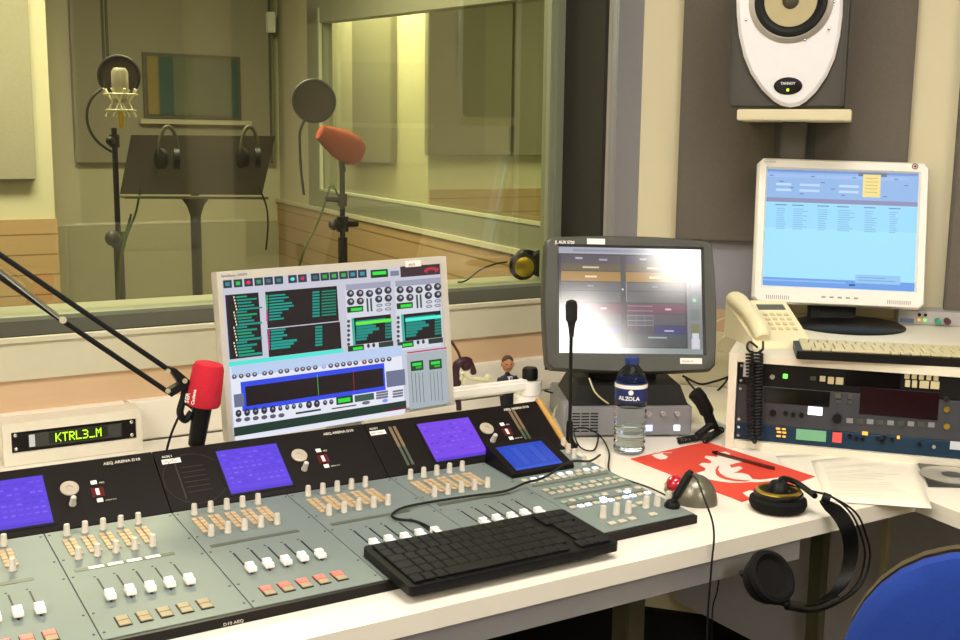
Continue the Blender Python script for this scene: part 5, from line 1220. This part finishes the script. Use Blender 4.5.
# left stand: shock-mounted condenser mic with pop filter
Y1 = 3.7
s1_, x1_, z1t = stand('microphone_stand', 114, 128, Y1, 'black microphone stand at the left behind the glass')
for k in range(3):
    a = 2*PI*k/3+.4; b = MB(); b.tube([(x1_, Y1, .14), (x1_+.3*math.cos(a), Y1+.3*math.sin(a), .01)], .01, 8, smooth=False); build('leg', b, bm, s1_)
zc1 = ony(114, 238, Y1).z; b = MB(); b.cyl((x1_, Y1, zc1-.03), (x1_, Y1, zc1+.02), .022); b.ball((x1_-.02, Y1-.01, zc1), .026, (1, 1, 1), 12); build('clutch', b, bm, s1_)
zc1 = ony(114, 141, Y1).z; b = MB(); b.cyl((x1_, Y1, zc1-.02), (x1_, Y1, zc1+.02), .016); b.ball((x1_-.015, Y1-.01, zc1), .015, (1, 1, 1), 12); build('clamp', b, bm, s1_)
mc1 = ony(120, 84, Y1)
cm = thing('condenser_microphone', 'silver condenser microphone hung in a wire shock mount', 'microphone', (mc1.x, Y1, ony(119, 118, Y1).z))
za_, zb__ = ony(120, 68, Y1).z, ony(120, 96, Y1).z
b = MB(); b.lathe([(.012, zb__-.02), (.024, zb__-.01), (.026, zb__+.03), (.026, za_-.012), (.018, za_)], 22, (mc1.x, Y1, 0)); build('body', b, mat('champagne_metal', 'b0a890', .4, .3), cm)
b = MB()
for r1_, z_ in ((.05, zb__+.005), (.045, zb__-.045)):
    b.tube([(mc1.x+r1_*math.cos(2*PI*k/20), Y1+r1_*math.sin(2*PI*k/20), z_) for k in range(21)], .0035, 6, smooth=False)
for k in range(8):
    a = 2*PI*k/8; a2 = a+PI/8*(1 if k % 2 else -1); b.tube([(mc1.x+.052*math.cos(a), Y1+.052*math.sin(a), zb__+.022), (mc1.x+.026*math.cos(a2), Y1+.026*math.sin(a2), zb__-.02), (mc1.x+.048*math.cos(a), Y1+.048*math.sin(a), zb__-.065)], .003, 6, smooth=False)
build('shock_mount', b, mat('pale_wire', 'd8d2b4', .4, .4), cm)
b = MB(); b.cyl((mc1.x, Y1, zb__-.10), (mc1.x, Y1, zb__-.045), .009); build('mount_stem', b, goldm, cm)
def pop(name, q, r, Y, pts, label):
    c = ony(*q, Y); t = thing(name, label, 'pop filter', c)
    n_ = Vector((-.35, -.93, .05)).normalized()
    X_ = n_.orthogonal().normalized(); Y_ = n_.cross(X_)
    b = MB(); b.tube([c+(X_*math.cos(2*PI*k/28)+Y_*math.sin(2*PI*k/28))*r for k in range(29)], .006, 8, smooth=False); build('rim', b, bm, t)
    b = MB(); b.lathe([(r-.003, -.001), (r-.003, .001)], 32, c, n_); build('mesh', b, mat('pop_mesh', '3a3224', .9, bump=.5), t)
    b = MB(); b.tube([ony(*p_, Y) for p_ in pts], .0045, 8); build('gooseneck', b, bm, t)
    return t
pop('pop_filter', (119, 76), .063, 3.80, [(103, 88), (92, 98), (87, 112), (89, 128), (98, 142), (112, 152)], 'round dark pop filter behind the silver condenser microphone')
# right stand
Y2 = 3.45
s2_, x2_, z2t = stand('microphone_stand', 342, 150, Y2, 'black microphone stand in front of the booth inner window')
for k in range(3):
    a = 2*PI*k/3+.9; b = MB(); b.tube([(x2_, Y2, .14), (x2_+.3*math.cos(a), Y2+.3*math.sin(a), .01)], .01, 8, smooth=False); build('leg', b, bm, s2_)
zc2 = ony(342, 224, Y2).z; b = MB(); b.cyl((x2_, Y2, zc2-.025), (x2_, Y2, zc2+.025), .02); b.cyl((x2_-.05, Y2-.01, zc2), (x2_+.05, Y2-.01, zc2), .010); b.ball((x2_-.035, Y2-.01, zc2), .02, (1, 1, 1), 12); build('clutch', b, bm, s2_)
zc2 = ony(342, 200, Y2).z; b = MB(); b.cyl((x2_, Y2, zc2-.02), (x2_, Y2, zc2+.02), .016); b.cyl((x2_-.06, Y2, zc2+.005), (x2_, Y2, zc2), .009); build('clamp', b, bm, s2_)
pop('pop_filter', (314, 101), .066, Y2, [(305, 119), (300, 132), (300, 150), (301, 170), (304, 195)], 'round grey pop filter left of the orange shape standing in for a reflection')
of_ = mat('orange_reflection_foam', 'a8461c', .9, var=.2, scale=60, bump=.5)  # orange colour stands in for a reflection in the window glass
fm = thing('orange_reflection_mic', 'microphone on the right booth stand, its added orange foam standing in for a glass reflection', 'microphone', ony(340, 160, Y2-.0))
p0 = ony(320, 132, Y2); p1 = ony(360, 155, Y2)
b = MB(); b.lathe([(.004, -.002), (.024, 0), (.036, .03), (.05, .08), (.052, (p1-p0).length*.8), (.04, (p1-p0).length*.97), (.004, (p1-p0).length)], 24, p0, p1-p0); build('windshield', b, of_, fm, ang=60)  # added foam shape imitating the orange reflection in the glass
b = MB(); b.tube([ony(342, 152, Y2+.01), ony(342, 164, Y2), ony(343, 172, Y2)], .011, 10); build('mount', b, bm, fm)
cabm = mat('green_cable', '3c5a1c', .6)
cable([ony(342, 205, Y2+.03), ony(332, 185, Y2+.04), ony(326, 200, Y2+.05), ony(318, 222, Y2+.06), ony(306, 246, Y2+.05), ony(298, 270, Y2+.05)], .0035, cabm, 'green cable falling from the right booth microphone stand')
cable([ony(140, 190, Y1-.1), ony(136, 212, Y1-.1), ony(127, 236, Y1-.1), ony(121, 262, Y1-.1), ony(119, 300, Y1-.1)], .0035, cabm, 'green cable hanging beside the left booth microphone stand')
cable([ony(120, 240, Y1-.04), ony(128, 228, Y1-.05), ony(131, 214, Y1-.05), ony(124, 240, Y1-.05), ony(119, 270, Y1-.05), ony(117, 310, Y1-.05)], .003, cabm, 'green cable twisted around the left booth stand')
# music stand
Y3 = 3.6
ml = [ony(X, Y, Y3) for X, Y in ((137, 135), (283, 136), (262, 195), (120, 194))]
ms = thing('music_stand', 'wide dark metal music stand in the booth with headphones on it', 'music stand', (ony(198, 200, Y3).x, Y3, 0))
tl = Vector((0, .07, 0))
b = MB(); q = [ml[3], ml[2], ml[1]+tl, ml[0]+tl]; d_ = Vector((0, .004, 0)); b.hexa([p for p in q], [p+d_ for p in q]); build('desk_plate', b, mat('stand_brown', '3c382c', .35, .3), ms)
b = MB(); b.hexa([ml[3]+Vector((0, -.06, -.012)), ml[2]+Vector((0, -.06, -.012)), ml[2]+Vector((0, .004, -.012)), ml[3]+Vector((0, .004, -.012))], [ml[3]+Vector((0, -.06, -.004)), ml[2]+Vector((0, -.06, -.004)), ml[2]+Vector((0, .004, -.004)), ml[3]+Vector((0, .004, -.004))]); build('lip', b, mat('stand_tan', '6a6248', .4, .3), ms)
mx = ony(198, 200, Y3).x; mz = ml[3].z
b = MB(); b.tube([(mx, Y3+.03, mz-.0), (mx, Y3+.03, mz-.06), (mx, Y3+.03, .05)], [.012]*6+[.017]*7, 12); b.lathe([(.015, -.07), (.028, -.03), (.05, .0)], 20, (mx, Y3+.03, mz-.012)); build('post', b, bm, ms)
for k in range(3):
    a = 2*PI*k/3; b = MB(); b.tube([(mx, Y3+.03, .12), (mx+.26*math.cos(a), Y3+.03+.26*math.sin(a), .01)], .01, 8, smooth=False); build('leg', b, bm, ms)
for X, lab in ((160, 'black headphones hung over the left half of the music stand'), (240, 'black headphones hung over the right half of the music stand')):
    c = ony(X, 130, Y3+.06); z0c = c.z
    t = thing('headphones', lab, 'headphones', (c.x, Y3, c.z))
    b = MB(); b.tube([(c.x+.03*math.cos(a), Y3-.03, z0c-.075+.085*math.sin(a)) for a in [PI*k/10 for k in range(11)] for s_ in (1,)], .006, 8); build('headband', b, mat('dull_band', '6a6654', .4, .4), t)
    for s_ in (-1, 1):
        b = MB(); b.lathe([(.02, -.010), (.032, -.008), (.034, .008), (.026, .010)], 20, (c.x+s_*.024, Y3-.03, z0c-.09), (s_, -.2, 0)); build('ear_cup', b, bm, t)
cable([ony(258, 185, Y3-.07), ony(266, 205, Y3-.07), ony(268, 225, Y3-.07), ony(266, 250, Y3-.07)], .003, bm, 'thin black lead hanging from the right end of the music stand')
# headphones on the booth side ledge
YL = 2.57
b = MB(); b.box((-1.6, 2.5, .948), (1.93, 2.66, .966)); struct('trim_13', b, mat('pale_ledge', 'a5a387', .6, var=.04))
c = ony(520, 265, YL)
t = thing('headphones', 'black headphones lying on the booth ledge beside the dark monitor', 'headphones', (c.x, YL, .966))
r_ = .038; cz_ = .9668+r_
b = MB(); b.lathe([(r_*.5, .0), (r_*.8, .003), (r_, .012), (r_, .024), (r_*.86, .030)], 28, (c.x-.006, YL-.03, cz_), (.35, .92, 0)); e_ = build('ear_cup', b, bm, t)
b = MB(); b.lathe([(r_*.55, -.004), (r_*.72, -.002), (r_*.7, .002)], 28, (c.x-.006, YL-.03, cz_), (.35, .92, 0)); build('gold_ring', b, goldm, e_)
b = MB(); b.lathe([(r_*.8, .0), (r_, .01), (r_*.9, .026)], 28, (c.x+.085, YL+.02, cz_), (.35, .92, 0)); build('ear_cup', b, bm, t)
b = MB(); b.tube([(c.x-.006, YL+.0, cz_+r_*.8), (c.x+.03, YL+.03, cz_+r_*.95), (c.x+.07, YL+.05, cz_+r_*.8), (c.x+.1, YL+.045, cz_+.01)], .008, 10); build('headband', b, bm, t)
cable([ony(507, 262, YL), ony(495, 264, YL), ony(480, 270, YL), (ony(466, 274, YL).x, YL, .973), (ony(458, 275, YL).x, YL-.0, .970)], .0025, bm, 'thin lead of the headphones lying on the booth ledge')
